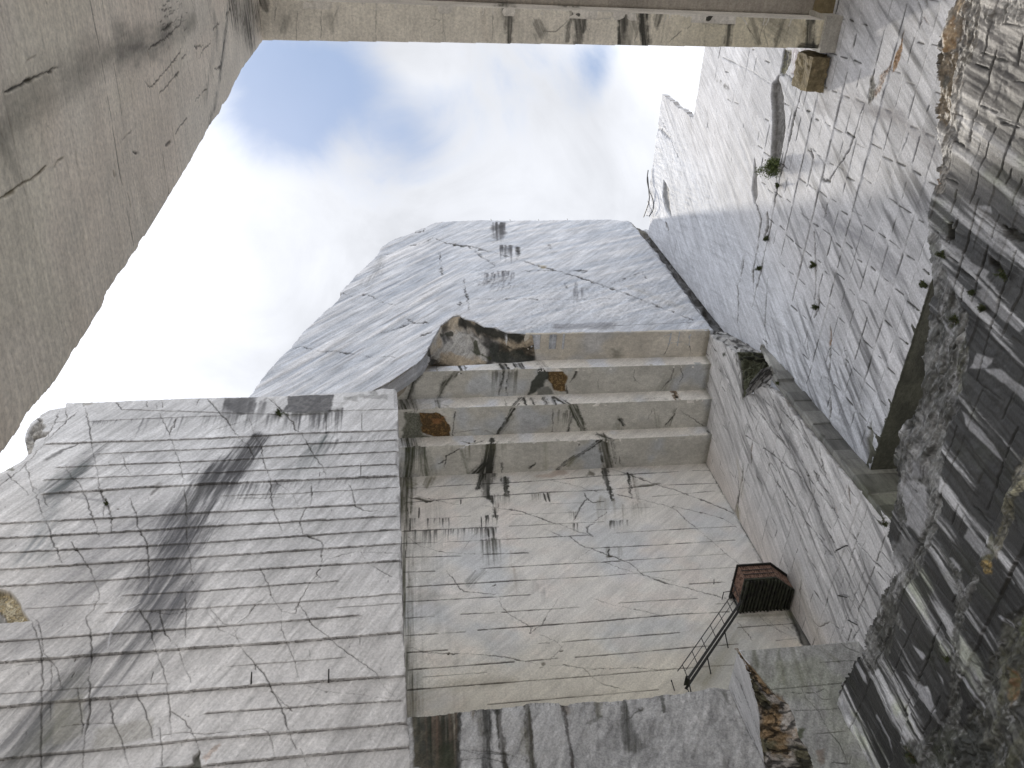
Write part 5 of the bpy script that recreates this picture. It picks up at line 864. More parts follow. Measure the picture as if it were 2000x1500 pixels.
f.patch([(1490, 1395), (1510, 1400), (1512, 1420), (1490, 1438)], (.13, .12, .07), .85, 4, rough=.3, dep=.1, seed=5); f.patch([(1470, 1335), (1480, 1332), (1482, 1370), (1478, 1380)], (.07, .07, .05), .85, 3, dep=.2); f.patch([(1515, 1352), (1532, 1358), (1535, 1392), (1512, 1400), (1505, 1370)], (.22, .14, .07), .7, 6, rough=.3, seed=6, f=5, grain=.5)
f.patch([(1496, 1460), (1560, 1470), (1570, 1500), (1498, 1500)], (.36, .35, .36), .6, 8, rough=.3, seed=7); f.patch([(1462, 1312), (1478, 1318), (1480, 1332), (1468, 1330)], (.42, .38, .33), .8, 3, rough=.3)
f.patch([(1556, 1425), (1572, 1422), (1572, 1440), (1560, 1445)], (.09, .10, .06), .9, 4); f.patch([(1596, 1468), (1612, 1462), (1612, 1490), (1600, 1495)], (.26, .19, .15), .6, 4)
f.crack([(1462, 1296), (1466, 1306), (1470, 1312)], 4, .9)
cor2 = [(1441, 1266), (1455, 1288), (1475, 1310), (1500, 1343), (1520, 1362), (1540, 1376), (1552, 1402), (1560, 1440), (1576, 1462), (1588, 1490), (1596, 1520)]
Q = np.array(f.pts(cor2)); Q = Q[np.argsort(Q[:, 1])]; ue = np.interp(f.V, Q[:, 1], Q[:, 0]); f.M &= f.U > ue + f.nb * .2; f.M &= f.V < 30.42
under(f.build('front_face', M_RGH, .3), LB)
f = Face(0, 18.9, -1, ax_arr((35.61, 38.6, .03)), ax_arr((-1.6, 21, .8), (21, 30.5, .035)), (.52, .52, .53), 14)
f.C *= (1 + .35 * f.streakn(np.s_[:, :], (.05, -1), 3, 4, .06))[..., None]
for P in [[(1434, 1310), (1450, 1350), (1475, 1410), (1494, 1470)], [(1460, 1372), (1475, 1420), (1492, 1475)], [(1436, 1318), (1452, 1350)], [(1428, 1345), (1445, 1385), (1470, 1440), (1490, 1490)], [(1442, 1360), (1448, 1372)]]: f.crack(P, 2.4, .8)
Qs = np.array(f.pts(cor)); Qs = Qs[np.argsort(Qs[:, 1])]; f.M &= f.U > np.interp(f.V, Qs[:, 1], Qs[:, 0]) + f.nb * .06
under(f.build('side_face', M_RGT, .3), LB)
def cf_brown(x, y, nz):
    c = np.ones(x.shape + (3,)) * np.array((.27, .19, .11)); k = sm(-.08, .14, fbm(x * .5, y * .5, 4, 3))[..., None]; c = c * (1 - k) + np.array((.36, .33, .30)) * k; k = sm(.02, .2, fbm(x * .35 + 7, y * .4, 4, 5))[..., None]; c = c * (1 - k) + np.array((.12, .11, .07)) * k
    d = sm(.10, .02, np.abs(fbm(x * .7, y * .5, 5, 9)))[..., None]; c = c * (1 - .8 * d); c = c * (1 + .9 * fbm(x * 2.2, y * 2.2, 3, 12, .7)[..., None]); return np.clip(c, .01, 1)
A = [on(0, 18.92, *p) for p in cor]; B = [on(1, 35.62, *p) for p in cor2]
o = under(loft('weathered_corner', A, B, 260, 110, M_RGH, cf_brown, .45, 2.6, 7), LB); o['label'] = 'brown weathered broken corner'
g = Face(2, 30.36, 1, ax_arr((19.1, 26, .15)), ax_arr((35.8, 40, .15)), (.3, .3, .27), 15); under(g.build('top_face', M_RGH, .2), LB)

# ================================================================== near pillar on the left (X = -5.8)
vv = [6.0]; 
while vv[-1] < 51.0: vv.append(vv[-1] * 1.0021)
f = Face(0, -5.8, 1, ax_arr((-14, -.4, .5), (-.4, 8.15, .024)), np.concatenate([np.linspace(-1.65, 5.8, 8), vv]), (.80, .75, .67), 16)
SIL = [(514, 79), (500, 98), (488, 114), (472, 136), (466, 148), (455, 168), (447, 190), (434, 206), (428, 222), (409, 245), (397, 270), (388, 286), (379, 300), (368, 322), (364, 331), (356, 349), (345, 366), (335, 382), (328, 388), (327, 400), (326, 416), (320, 426), (314, 433), (308, 444), (298, 456), (286, 460), (278, 463), (272, 474), (269, 485), (256, 499), (246, 518), (238, 529), (229, 540), (220, 556), (210, 570), (204, 582), (199, 596), (197, 608), (188, 626), (178, 641), (160, 662), (146, 682), (130, 708), (116, 730), (108, 742), (98, 756), (87, 768), (66, 792), (48, 815), (35, 840), (19, 862), (10, 875), (0, 890), (-60, 960)]
Q = np.array(f.pts(SIL)); Q = Q[np.argsort(Q[:, 1])]; ue = np.interp(f.V, Q[:, 1], Q[:, 0], left=8.0)
f.M &= f.U <= ue + .012 * fbm(f.V * 8, f.V * 0, 3, 4)
lg = np.log(np.maximum(f.V, 3)) * 12
f.C *= (1 + .22 * fbm(f.U * .5, lg * .35, 4, 3) + .08 * fbm(f.U * 3, lg * 2, 4, 5))[..., None]
pk = sm(-.1, .2, fbm(f.U * .35 + 4, lg * .3, 3, 8))[..., None]; f.C = f.C * (1 + pk * np.array([.025, -.005, -.02]))
gn = sm(-.02, .2, fbm(f.U * .4 + 1, lg * .25 + 5, 3, 9))[..., None]; f.C = f.C * (1 - gn * np.array([.05, .04, .06]))
DS = (.14, .135, .11)
f.stain([(380, 40), (330, 70), (260, 95), (190, 110), (120, 145), (60, 190), (0, 260)], 26, 40, .5, DS, f=3, seed=3, asp=.25, contrast=1.2); f.stain([(0, 260), (30, 330)], 30, 22, .35, DS, f=3, seed=4, asp=.25); f.stain([(330, 50), (300, 90), (230, 90)], 26, 30, .45, (.12, .12, .11), f=5, seed=5, asp=.2)
f.stain([(445, 30), (435, 110), (424, 180), (408, 250)], 7, 6, .7, (.09, .09, .09), f=6, seed=6, asp=.2); f.stain([(410, 0), (425, 60), (400, 200)], 14, 6, .35, (.13, .13, .12), f=8, seed=7, asp=.08, contrast=4)
f.stain([(450, 0), (470, 40), (495, 70)], 26, 22, .72, (.08, .075, .065), f=9, seed=8, asp=.06, contrast=4, d=(-1, -8)); f.stain([(480, 0), (510, 40)], 24, 16, .7, (.07, .07, .06), f=8, seed=9, asp=.1, d=(-1, -8))
for x0, x1 in ((458, 462), (472, 480), (487, 494), (437, 444), (500, 506)): f.crack([(x0, 0), (x1, 90)], 1.8, .55, .04, wob=.5)
for x0, x1 in ((505, 509), (498, 503)): f.crack([(x0, 10), (x1, 75)], 3, .5, -.04, wob=.5, col=(.5, .47, .42))
for P, w, a in [([(175, -5), (190, 70), (210, 190), (232, 320), (250, 420), (261, 480)], 2.6, .95), ([(199, -5), (216, 90), (232, 185), (240, 240)], 1.9, .7), ([(240, 240), (248, 300)], 1, .4), ([(89, -5), (108, 90), (135, 224)], 1.4, .35), ([(135, 224), (155, 345)], 1.2, .3), ([(5, 180), (30, 290), (60, 420), (73, 487)], 1.8, .45), ([(354, -5), (367, 130), (378, 170), (390, 215)], 1.4, .55), ([(318, 0), (332, 110), (352, 240)], 1.3, .45), ([(329, 196), (350, 350)], 2, .6), ([(318, 304), (324, 340), (331, 381)], 3.4, .75), ([(331, 370), (328, 384)], 4, .5), ([(270, 347), (278, 410), (290, 455)], 1.8, .5), ([(396, 105), (404, 170)], 1.6, .6), ([(375, 0), (398, 90), (420, 160)], 1.3, .5),
    ([(405, 0), (418, 60), (430, 120)], 1.4, .5), ([(0, 10), (10, 60), (20, 90)], 1.4, .4), ([(150, 130), (170, 220)], 1, .25), ([(240, 60), (260, 200), (270, 300)], .9, .3), ([(380, 80), (392, 160), (398, 215)], 1.2, .35), ([(290, 95), (295, 130)], 2, .6), ([(180, 300), (190, 420)], .9, .25)]:
    f.crack(P, w, a, .02, wob=.8, brk=.3, taper=False)
for P, w, a, c in [([(8, 180), (40, 165), (58, 155), (85, 143), (114, 130)], 4.5, .97, (.03, .03, .025)), ([(50, 160), (62, 154)], 8, .9, (.05, .045, .03)), ([(94, 142), (102, 140)], 5, .9, (.04, .04, .03)), ([(290, 96), (305, 88), (329, 72), (345, 55), (353, 46)], 2.8, .9, (.05, .045, .04)), ([(353, 48), (356, 30)], 7, .9, (.04, .04, .035)), ([(313, 62), (330, 52), (345, 38)], 2.2, .8, (.04, .04, .035)), ([(320, 60), (335, 46)], 5, .6, (.06, .06, .05)), ([(-5, 392), (18, 378), (38, 362), (60, 352), (78, 338), (91, 325)], 5, .95, (.09, .065, .02)), ([(12, 385), (30, 372)], 10, .75, (.13, .10, .04)), ([(105, 330), (115, 315), (125, 308)], 4, .5, (.13, .11, .07)),
    ([(294, 171), (310, 155), (336, 122), (345, 118)], 1.6, .8, (.05, .045, .04)), ([(283, 160), (290, 168), (294, 171)], 1.6, .8, (.05, .045, .04)), ([(340, 118), (352, 103), (354, 96)], 2.6, .85, (.05, .045, .04)), ([(355, 116), (364, 107)], 3, .85, (.05, .045, .04)), ([(341, 151), (350, 141)], 3, .85, (.05, .045, .04)), ([(311, 184), (325, 170)], 3, .8, (.05, .045, .04)), ([(325, 170), (340, 152)], 1.8, .7, (.05, .045, .04)), ([(381, 197), (392, 187)], 3, .85, (.05, .045, .04)), ([(395, 183), (404, 173)], 3, .85, (.05, .045, .04)), ([(342, 263), (354, 245)], 3, .85, (.05, .045, .04)), ([(354, 245), (366, 230)], 3.2, .85, (.05, .045, .04)), ([(323, 285), (333, 278)], 4, .8, (.06, .05, .04)), ([(380, 92), (397, 91)], 3, .85, (.05, .045, .04)), ([(389, 118), (395, 102), (412, 84), (412, 75)], 2, .8, (.05, .045, .04)), ([(260, 297), (269, 299)], 3, .9, (.03, .03, .03)), ([(416, 57), (429, 44)], 4, .85, (.05, .045, .04)), ([(419, 136), (431, 130)], 3.4, .85, (.05, .045, .04)), ([(240, 275), (250, 262), (258, 256)], 1.8, .6, (.08, .07, .05)), ([(52, 120), (72, 108)], 1.6, .4, (.08, .07, .05)), ([(288, 100), (292, 112)], 5, .5, (.3, .16, .06)), ([(222, 335), (226, 345)], 5, .6, (.12, .08, .04)), ([(250, 380), (256, 408)], 6, .45, (.14, .12, .11)), ([(442, 30), (450, 18)], 5, .8, (.04, .04, .035)), ([(177, 341), (178, 343)], 3, .9, (.04, .04, .03))]:
    f.crack(P, w, a, .03, wob=2, brk=.25, col=c)
for i in range(34):
    x = random.uniform(310, 365); y = random.uniform(0, 60); f.crack([(x, y), (x + random.uniform(2, 7), y - random.uniform(2, 5))], random.uniform(1, 2.2), .75, .02, wob=1)
for i in range(50):
    x = random.uniform(0, 330); y = random.uniform(0, 700); f.crack([(x, y), (x + random.uniform(0, 3), y + random.uniform(1, 6))], random.uniform(.8, 1.5), .5, .01, wob=1)
f.H += .03 * fbm(f.U * .6, lg * .4, 3, 2); f.H -= sm(.25, 0, ue - f.U) * .02 * np.clip(fbm(f.V * 2, f.V * 0, 3, 3) * 6, 0, 1)
PL = f.build('rock_pillar', M_PIL, 3.0); tag(PL, 'near beige grey sawn rock pillar at the upper left with a thin brown seam', 'rock pillar')

# ================================================================== lintel overhead (underside Z = 50.5)
LT = empty('rock_lintel', (10, 3, 50.5)); tag(LT, 'flat stained marble lintel spanning the opening overhead from pillar to wall', 'rock beam')
f = Face(2, 50.5, -1, ax_arr((-6, 27.3, .036)), ax_arr((5.985, 8.06, .03)), (.74, .70, .62), 17)
yE = np.interp(f.U, [-6, 0, 10, 20, 26, 27.3], [f.uv(*p)[1] for p in [(515, 79), (700, 81), (1030, 85), (1378, 91), (1600, 95), (1650, 97)]])
f.M &= f.V < yE + .012 * f.nb
f.C *= (1 + .25 * fbm(f.U * .35, f.V * .5, 3, 4))[..., None]; wr = sm(12, 22, f.U)[..., None]; f.C = f.C * (1 - wr * np.array([.08, .1, .2]))
for P in [[(628, 5), (627, 80)], [(735, 5), (734, 80)], [(666, 5), (655, 30), (646, 50)], [(866, 5), (865, 50), (870, 80)], [(863, 36), (850, 48), (838, 55)], [(945, 8), (943, 32)], [(963, 10), (962, 75)], [(860, 40), (845, 38)], [(868, 60), (860, 66)], [(1060, 60), (1085, 62), (1105, 45), (1112, 35)], [(1153, 5), (1154, 40), (1148, 80)], [(1160, 38), (1190, 36), (1205, 25)], [(1378, 20), (1377, 90)], [(1495, 30), (1480, 90)], [(1548, 30), (1528, 92)], [(1618, 25), (1600, 94)], [(1504, 28), (1492, 60), (1500, 92)], [(1445, 25), (1480, 85)], [(1330, 60), (1305, 85)], [(1350, 48), (1342, 56)], [(1300, 30), (1292, 82)], [(580, 20), (579, 80)], [(540, 8), (536, 40)], [(1246, 60), (1240, 80)]]:
    f.crack(P, 2.0, .6, .03, wob=2)
f.crack([(1330, 28), (1370, 30), (1380, 25)], 6, .9, .1, col=(.06, .055, .045))
for P, w0, w1, al in [([(997, 5), (996, 40), (994, 82)], 13, 4, .93), ([(1119, 5), (1132, 40), (1130, 85)], 12, 8, .9), ([(1128, 8), (1112, 50), (1108, 80)], 4, 4, .7), ([(1150, 8), (1140, 60)], 5, 4, .7), ([(1212, 5), (1216, 45), (1212, 85)], 11, 7, .93), ([(1258, 12), (1255, 50), (1262, 85)], 10, 8, .93), ([(1290, 18), (1282, 50)], 10, 5, .6), ([(1388, 25), (1420, 35), (1428, 42)], 16, 6, .9), ([(1424, 45), (1420, 88)], 8, 7, .85), ([(1465, 25), (1480, 85)], 6, 6, .5), ([(1535, 25), (1520, 70), (1515, 92)], 6, 5, .7), ([(1585, 25), (1580, 60), (1582, 92)], 8, 9, .93), ([(1565, 88), (1600, 94)], 5, 6, .8), ([(1048, 45), (1055, 62)], 8, 12, .6), ([(515, 5), (520, 20)], 12, 5, .7), ([(1160, 5), (1300, 14)], 6, 6, .6), ([(1090, 10), (1130, 10)], 8, 8, .5), ([(1205, 5), (1230, 40), (1226, 80)], 18, 12, .4), ([(1500, 30), (1540, 60)], 20, 20, .35), ([(560, 40), (555, 60)], 10, 8, .3), ([(645, 35), (648, 60)], 10, 6, .25)]:
    f.stain(P, w0 * 1.6, w1 * 1.6, min(.97, al * 1.15), (.045, .045, .04), f=7, seed=int(P[0][0]) % 12, hard=.3, contrast=1.4)
f.stain([(1550, 30), (1570, 60), (1560, 90)], 12, 16, .45, (.2, .16, .09), f=5, seed=4); f.stain([(945, 20), (950, 80)], 14, 14, .22, (.32, .24, .18), f=5, seed=5)
f.H += .03 * f.nb; r = f.build('underside', M_PIL, 3.0); under(r, LT)
g = Face(1, 5.98, -1, ax_arr((-6, 27.3, .05)), ax_arr((50.504, 52.6, .05)), (.66, .63, .58), 18); g.C *= (1 + .5 * fbm(g.U * .5, g.V, 4, 3))[..., None]
for x in (985, 1110, 1215, 1300, 1450, 1585): g.stain([(x, 12), (x + 2, 2)], 10, 8, .8, (.08, .08, .06), seed=x % 12)
under(g.build('riser', M_PIL, .4), LT)
g = Face(2, 52.6, -1, ax_arr((-6, 27.3, .2)), ax_arr((-9, 6.0, .2)), (.38, .35, .31), 19); g.C *= (1 + .5 * fbm(g.U * .5, g.V * .5, 4, 3))[..., None]
under(g.build('rear_underside', M_PIL, 3.0), LT)
def chunk(name, lo, hi, mat, colf, amp, seed, step=.06, parent=None):     # rough block with six displaced faces
    lo = np.array(lo, float); hi = np.array(hi, float); Ps = []; Fs = []; Cs = []; off = 0
    for ax in range(3):
        o1, o2 = [(1, 2), (0, 2), (0, 1)][ax]
        for sg in (-1, 1):
            a = np.linspace(lo[o1], hi[o1], max(3, int((hi[o1] - lo[o1]) / step) + 1)); b = np.linspace(lo[o2], hi[o2], max(3, int((hi[o2] - lo[o2]) / step) + 1))
            A_, B_ = np.meshgrid(a, b); P = np.zeros(A_.shape + (3,)); P[..., o1] = A_; P[..., o2] = B_; P[..., ax] = hi[ax] if sg > 0 else lo[ax]
            Ps.append(P.reshape(-1, 3)); idx = np.arange(A_.size).reshape(A_.shape) + off; off += A_.size
            q = np.stack([idx[:-1, :-1], idx[:-1, 1:], idx[1:, 1:], idx[1:, :-1]], -1).reshape(-1, 4)
            if (1 if ax != 1 else -1) * sg < 0: q = q[:, ::-1]
            Fs.append(q)
    P = np.concatenate(Ps); c = (lo + hi) / 2; d = P - c; d /= np.linalg.norm(d, axis=1)[:, None]
    n = np.abs(fbm(P[:, 0] * 1.3 + P[:, 2] * .9, P[:, 1] * 1.3 + P[:, 2] * .5, 5, seed, .6)) * 2 + .5 * fbm(P[:, 0] * .8 + P[:, 1], P[:, 2] * .8, 3, seed)
    P = P + d * ((n - .5) * amp)[:, None]
    return mesh_obj(name, P, np.concatenate(Fs), mat, parent, colf(P, n))
cb = lambda P, n: np.array([.21, .17, .10]) * (1 + .9 * fbm(P[:, 0] * 3 + P[:, 2], P[:, 1] * 3, 4, 3))[:, None]
cg = lambda P, n: np.array([.42, .40, .36]) * (1 + .4 * fbm(P[:, 0] * 2 + P[:, 2], P[:, 1] * 2, 4, 3))[:, None]
o = chunk('rock_block', (25.95, 7.95, 50.35), (27.15, 10.1, 52.6), M_RGH, cb, .30, 4); tag(o, 'small rough brown rock block wedged under the right end of the lintel', 'rock block')
o = chunk('end_block', (26.2, 5.7, 50.2), (27.2, 7.75, 52.6), M_PIL, cg, .06, 5); under(o, LT)
o = chunk('end_block', (26.4, 3.5, 51.5), (27.6, 5.9, 53.0), M_PIL, cb, .06, 6); under(o, LT)

# ================================================================== metalwork
M_IRON = plain('dark_iron', (.025, .024, .022), .6, .3, .4, 12)
M_GALV = plain('weathered_steel', (.05, .05, .045), .55, .5, .4, 10)
M_RUST = plain('rusty_sheet', (.07, .028, .016), .8, .1, .4, 5, c2=(.24, .15, .11), bump=.2)
M_DECK = plain('mossy_deck', (.018, .018, .016), .85, 0, .4, 3, c2=(.045, .05, .03), bump=.3)
M_LEAF = plain('leaves', (.05, .075, .02), .6, 0, .3, 4, c2=(.14, .18, .05)); M_MOSS = plain('moss', (.045, .06, .02), .9, 0, .3, 5, c2=(.07, .085, .03))
M_CABLE = plain('black_cable', (.03, .03, .03), .5)
class MB:
    def __init__(s): s.v = []; s.f = []
    def box(s, c, X, Y, Z):          # centre and three half-axis vectors
        c, X, Y, Z = map(Vector, (c, X, Y, Z)); n = len(s.v)
        for i in (-1, 1):
            for j in (-1, 1):
                for k in (-1, 1): s.v.append(c + X * i + Y * j + Z * k)
        for q in ((0, 1, 3, 2), (4, 6, 7, 5), (0, 4, 5, 1), (2, 3, 7, 6), (0, 2, 6, 4), (1, 5, 7, 3)): s.f.append([n + i for i in q])
        return s
    def bar(s, a, b, r, n=8, r2=None):
        a, b = Vector(a), Vector(b); d = (b - a).normalized(); t = d.cross(Vector((.3, .5, .8))).normalized(); w = d.cross(t); k = len(s.v); r2 = r if r2 is None else r2
        for p, q in ((a, r), (b, r2)):
            for i in range(n): g = 2 * math.pi * i / n; s.v.append(p + t * (q * math.cos(g)) + w * (q * math.sin(g)))
        for i in range(n): j = (i + 1) % n; s.f.append([k + i, k + j, k + n + j, k + n + i])
        s.f.append([k + i for i in range(n)][::-1]); s.f.append([k + n + i for i in range(n)]); return s
    def beam(s, a, b, w, h, up=(0, 0, 1)):
        a, b = Vector(a), Vector(b); d = (b - a) / 2; x = d.cross(Vector(up)).normalized(); u = x.cross(d).normalized(); return s.box((a + b) / 2, d, x * w / 2, u * h / 2)
    def tube(s, P, r, n=6):
        for a, b in zip(P[:-1], P[1:]): s.bar(a, b, r, n)
        return s
    def build(s, name, mat, parent=None, bev=0):
        me = bpy.data.meshes.new(name); me.from_pydata([tuple(v) for v in s.v], [], s.f); me.update(); me.materials.append(mat)
        o = bpy.data.objects.new(name, me); S.collection.objects.link(o)
        if bev: m = o.modifiers.new('b', 'BEVEL'); m.width = bev; m.segments = 1
        if parent: under(o, parent)
        return o
# staircase: from the ledge up to the cabin
B0 = Vector((16.75, 38.95, 31.25)); B1 = Vector((22.15, 38.95, 36.85)); ST = empty('metal_staircase', (16.7, 39, 30.4)); tag(ST, 'black iron staircase with a railing climbing the recessed wall to the rusty cabin', 'staircase')
D = (B1 - B0); Dn = D.normalized(); HW = .42; UPn = Vector((-Dn.z, 0, Dn.x))
for sy in (-1, 1):
    m = MB(); a = B0 + Vector((0, sy * HW, 0)); b = B1 + Vector((0, sy * HW, 0)); m.beam(a, b, .05, .15)
    m.build('stringer', M_IRON, ST)
NT = 34
tm = MB().box((0, 0, 0), (.13, 0, 0), (0, HW - .03, 0), (0, 0, .02)); tm.box((.11, 0, -.05), (.012, 0, 0), (0, HW - .03, 0), (0, 0, .055)); t0 = tm.build('tread', M_DECK); t0.parent = ST; t0.matrix_parent_inverse = Matrix.Translation(ST.location).inverted()
for i in range(NT):
    p = B0 + D * ((i + .5) / NT) + Vector((0, 0, .15)); o = t0 if i == 0 else t0.copy()
    if i: S.collection.objects.link(o); o.parent = ST
    o.location = p
y = 38.95 - HW; RH = 1.02
lo_ = B0 + Vector((-.35, -HW, RH - .25)); hi_ = B1 + Vector((-.10, -HW, RH))
a = B0 + Vector((0, -HW, RH)); MB().tube([a + Vector((-.42, 0, -.42)), a, B1 + Vector((0, -HW, RH)), B1 + Vector((.15, -HW, RH + .9))], .03).build('handrail', M_IRON, ST)
MB().tube([B0 + Vector((0, -HW, .55)), B1 + Vector((0, -HW, .55))], .02).build('middle_rail', M_IRON, ST)
MB().tube([B1 + Vector((-.02, -HW, .1)), B1 + Vector((.35, -HW, 1.3)), B1 + Vector((.45, -HW, 1.9))], .025).build('gate_bar', M_IRON, ST)
for i in range(7):
    p = B0 + D * (i / 6.0) + Vector((0, -HW - .01, 0)); MB().bar(p, p + Vector((0, 0, RH)), .024, 6).build('rail_post', M_IRON, ST)
for t in (.03, .35, .68):
    p = B0 + D * t; MB().bar(p + Vector((0, 0, -.05)), (p.x + .25, 40.0, p.z - .55), .035, 6).build('wall_bracket', M_IRON, ST)
p = B0; MB().bar(p + Vector((.1, HW, 0)), (p.x + .15, 39.4, 30.35), .03, 6).build('foot_leg', M_IRON, ST)
# cabin
HU = empty('metal_cabin', (24.2, 38.6, 37.2)); tag(HU, 'small rusty sheet metal cabin bracketed into the corner at the head of the iron staircase', 'cabin')
FP = [(22.35, 39.98), (22.30, 37.15), (24.45, 37.15), (25.93, 38.35), (25.93, 39.98)]
def prism(P, z0, z1): 
    m = MB(); n = len(P); m.v = [Vector((x, y, z0)) for x, y in P] + [Vector((x, y, z1)) for x, y in P]; m.f = [list(range(n))[::-1], [n + i for i in range(n)]] + [[i, (i + 1) % n, n + (i + 1) % n, n + i] for i in range(n)]; return m
prism(FP, 37.30, 37.42).build('floor_deck', M_DECK, HU)
for i in range(15):
    x = 22.5 + i * .235; y0 = 37.2 if x < 24.45 else 37.2 + (x - 24.45) * .81; MB().beam((x, y0 + .03, 37.24), (x, 39.96, 37.24), .07 if i % 4 else .12, .14 if i % 4 else .2).build('floor_joist', M_DECK, HU)
def sheet(a, b, z0, z1, name, mat, amp=.035, pitch=.15):      # corrugated sheet
    a = Vector(a); b = Vector(b); d = (b - a); L_ = d.length; dn = d / L_; nrm = Vector((dn.y, -dn.x, 0)); n = int(L_ / pitch * 6) + 2; m = MB()
    for s_ in (0, .012):
        for z in (z0, z1):
            for i in range(n): t = i / (n - 1); m.v.append(a + d * t + nrm * (amp * math.sin(2 * math.pi * t * L_ / pitch) + s_) + Vector((0, 0, z)))
    for i in range(n - 1): m.f.append([i, i + 1, n + i + 1, n + i]); m.f.append([2 * n + i, 3 * n + i, 3 * n + i + 1, 2 * n + i + 1]); m.f.append([i, 2 * n + i, 2 * n + i + 1, i + 1]); m.f.append([n + i, n + i + 1, 3 * n + i + 1, 3 * n + i])
    return m.build(name, mat, HU)
sheet((22.34, 37.18, 0), (24.45, 37.18, 0), 37.44, 38.50, 'front_panel', M_RUST); sheet((24.47, 37.2, 0), (25.88, 38.35, 0), 37.44, 38.50, 'corner_panel', M_RUST); sheet((22.36, 39.3, 0), (22.36, 37.22, 0), 37.44, 38.50, 'side_panel', M_RUST)
for z in (37.75, 38.1): MB().beam((22.36, 37.12, z), (24.45, 37.12, z), .03, .05).build('panel_rail', M_IRON, HU)
prism([(22.25, 39.98), (22.25, 37.06), (24.55, 37.06), (25.95, 38.2), (25.95, 39.98)], 38.52, 38.60).build('roof_sheet', M_IRON, HU)
for P in (((22.25, 37.06), (24.55, 37.06)), ((24.55, 37.06), (25.95, 38.2)), ((22.25, 37.06), (22.25, 39.9))): MB().beam((*P[0], 38.58), (*P[1], 38.58), .04, .06).build('roof_rim', M_GALV, HU)
for x, y in ((22.4, 37.25), (24.42, 37.25), (25.8, 38.4), (22.4, 39.7)): MB().beam((x, y, 37.4), (x, y, 38.55), .07, .07, (1, 0, 0)).build('corner_post', M_IRON, HU)
MB().bar((21.75, 39.96, 38.5), (21.75, 39.3, 38.5), .03).bar((21.75, 39.32, 38.5), (22.3, 39.2, 38.45), .025).build('side_bracket', M_IRON, HU)

# steel pegs left in the walls
def peg(ax, val, a, b, r, label, group='steel pegs left in the sawn walls', out=.25):
    pa = Vector(on(ax, val, *a)); pb = Vector(on(ax, val, *b)); n = Vector((0, 0, 0)); n[ax] = -1
    o = MB().bar(pa - n * .15, pa + n * .12, r).bar(pa + n * .1, pb + n * out, r * .9).build('steel_peg', M_IRON); tag(o, label, 'peg', group)
peg(1, 25, (491, 1340), (493, 1322), .03, 'short straight steel peg standing proud of the left wall')
peg(1, 25, (642, 1333), (643, 1316), .03, 'hooked steel peg beside a round drill hole on the left wall')
peg(0, 26, (1655, 1066), (1640, 1075), .035, 'steel peg slanting out of the foliated blocks high on the right pier'); peg(0, 26, (1640, 1163), (1662, 1166), .035, 'long level steel peg above the dark lip of the right pier'); peg(0, 26, (1660, 1211), (1682, 1220), .035, 'lowest steel peg on the right pier, near its foot')
peg(1, 40, (1311, 1331), (1317, 1351), .03, 'thin steel peg just left of the staircase foot', out=.1); peg(1, 40, (1394, 1141), (1394, 1133), .025, 'tiny upright steel pin on the bed line left of the rusty cabin', out=.1)
# loose cables hanging on the far edge of the right-hand wall
def cable(P, label, r=.05):
    Q = [Vector(on(0, 26.95, *p)) for p in P]; R_ = []
    for i in range(len(Q) - 1):
        a, b = Q[i], Q[i + 1]; p0 = Q[max(i - 1, 0)]; p3 = Q[min(i + 2, len(Q) - 1)]
        for t in (0, .25, .5, .75): R_.append(.5 * ((2 * a) + (b - p0) * t + (2 * p0 - 5 * a + 4 * b - p3) * t * t + (3 * a - p0 - 3 * b + p3) * t ** 3))
    R_.append(Q[-1]); o = MB().tube(R_, r).build('cable', M_CABLE); tag(o, label, 'cable', 'loose cables on the far right wall edge')
cable([(1266, 332), (1264, 352), (1268, 372), (1275, 390), (1276, 408), (1268, 422)], 'black cable bowing to the right at the far edge of the white wall'); cable([(1265, 345), (1267, 370), (1268, 390), (1263, 408), (1257, 424)], 'black cable curling back left at the far edge of the white wall')
# thin rods along the crest of the upper cliff
for i, (x, h) in enumerate([(960, 5), (997, 4), (1053, 4), (1110, 6), (1142, 3), (1195, 3)]):
    p = Vector(on(1, 30.3, x, 431.5)); o = MB().bar(p, p + Vector((0, 0, h * .11)), .03, 5).build('marker_rod', M_IRON); tag(o, 'thin upright rod on the crest of the upper cliff', 'rod', 'thin rods along the crest of the upper cliff')

# ================================================================== shrubs and moss tufts
def tuft(name, c, nrm, r, n, mat, label, cat, group=None, leaf=.09, droop=.3, asp=(1, 1, 1), seed=1):
    R = random.Random(seed); c = Vector(c); nrm = Vector(nrm); leaf *= .6; n = int(n * 2); r = r * (.8 if name == 'shrub' else .5); root = empty(name, c); tag(root, label, cat, group); tw = MB(); V_ = []; F_ = []
    K = [(Vector((R.gauss(0, 1) * asp[0], R.gauss(0, 1) * asp[1], R.gauss(0, 1) * asp[2])) * r * .45 + nrm * r * .35) for _ in range(9)]
    for k in K: tw.bar(c, c + k, .018, 5, .008)
    for i in range(n):
        k = R.choice(K); p = c + k * R.uniform(.4, 1.15) + Vector((R.gauss(0, 1), R.gauss(0, 1), R.gauss(0, 1) - droop * .4)) * r * .13
        d = Vector((R.gauss(0, 1), R.gauss(0, 1), R.gauss(0, 1))).normalized(); e = d.cross(Vector((R.gauss(0, 1), R.gauss(0, 1), R.gauss(0, 1)))).normalized(); l = leaf * R.uniform(.5, 1.3); b = len(V_)
        V_ += [p, p + d * l * .5 + e * l * .22, p + d * l, p + d * l * .5 - e * l * .22]; F_.append([b, b + 1, b + 2, b + 3])
    m = MB(); m.v = V_; m.f = F_; m.build('leaves', mat, root); tw.build('stems', M_RUST, root); return root
X_ = (-1, 0, 0)
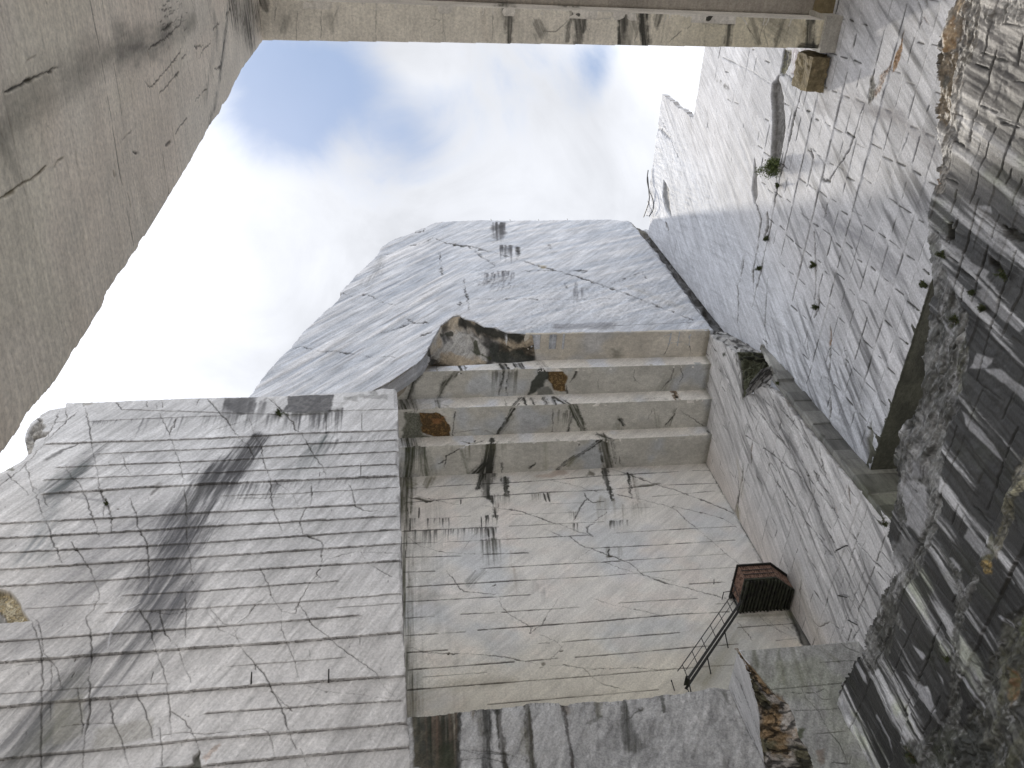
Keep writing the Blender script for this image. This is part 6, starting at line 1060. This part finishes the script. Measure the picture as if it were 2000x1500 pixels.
tuft('shrub', on(0, 27.15, 1517, 322), X_, 1.25, 1500, M_LEAF, 'bright green shrub rooted in the grey hollow of the white sunlit wall', 'shrub', leaf=.22, asp=(.6, .7, 1.2), seed=2)
G_ = 'moss tufts on the quarry walls'
TF = [(0, 27.1, 1521, 362, .5, .14, 'small yellowish moss tuft right below the green shrub'), (0, 27.1, 1498, 466, .55, .14, 'dark moss tuft beside the lower fissure of the white wall'), (0, 27.1, 1484, 524, .6, .14, 'moss tuft hanging in a narrow crack at the shadow side of the white wall'), (0, 27.1, 1590, 516, .6, .14, 'round moss tuft alone in the middle of the right-hand blocks'), (0, 27.1, 1807, 556, .55, .14, 'moss tuft on the edge where the white wall meets the dark wall'),
      (0, 27.1, 1594, 600, .5, .14, 'elongated moss tuft below the round one on the right-hand blocks'), (0, 22.6, 1868, 622, .6, .1, 'large green moss tuft in the broken lip of the dark wall'), (0, 22.6, 1920, 600, .45, .1, 'grassy tuft at the long dark joint of the dark wall'), (0, 22.6, 1900, 570, .35, .1, 'pale green tuft high on the dark wall'), (0, 22.6, 1840, 498, .45, .1, 'straw coloured tuft on the shoulder of the dark wall lip'), (0, 22.6, 1962, 538, .45, .1, 'moss tuft under a small overhang of the dark wall near the right edge'),
      (0, 22.6, 1852, 1288, .3, .08, 'tiny moss tuft on the lower dark wall'), (0, 22.6, 1785, 1480, .7, .1, 'dark moss clump at the bottom of the dark wall'), (1, 24.9, 544, 808, .45, .1, 'moss tuft under the dark stain near the top of the left wall'), (1, 24.9, 207, 984, .28, .08, 'ochre moss tuft at the end of the long crack in the left wall'), (1, 27.5, 1726, 1026, .55, .1, 'black green moss tuft where the pier meets the dark wall'), (0, 25.95, 1520, 748, .35, .1, 'round moss cushion on the stepped crown of the pier')]
for i, (ax, val, x, y, r, lf, lb) in enumerate(TF):
    n = [0, 0, 0]; n[ax] = -1; tuft('moss_tuft', on(ax, val, x, y), n, r, 420, M_MOSS, lb, 'moss', G_, leaf=lf, asp=(.7, .8, .9), seed=i + 5)
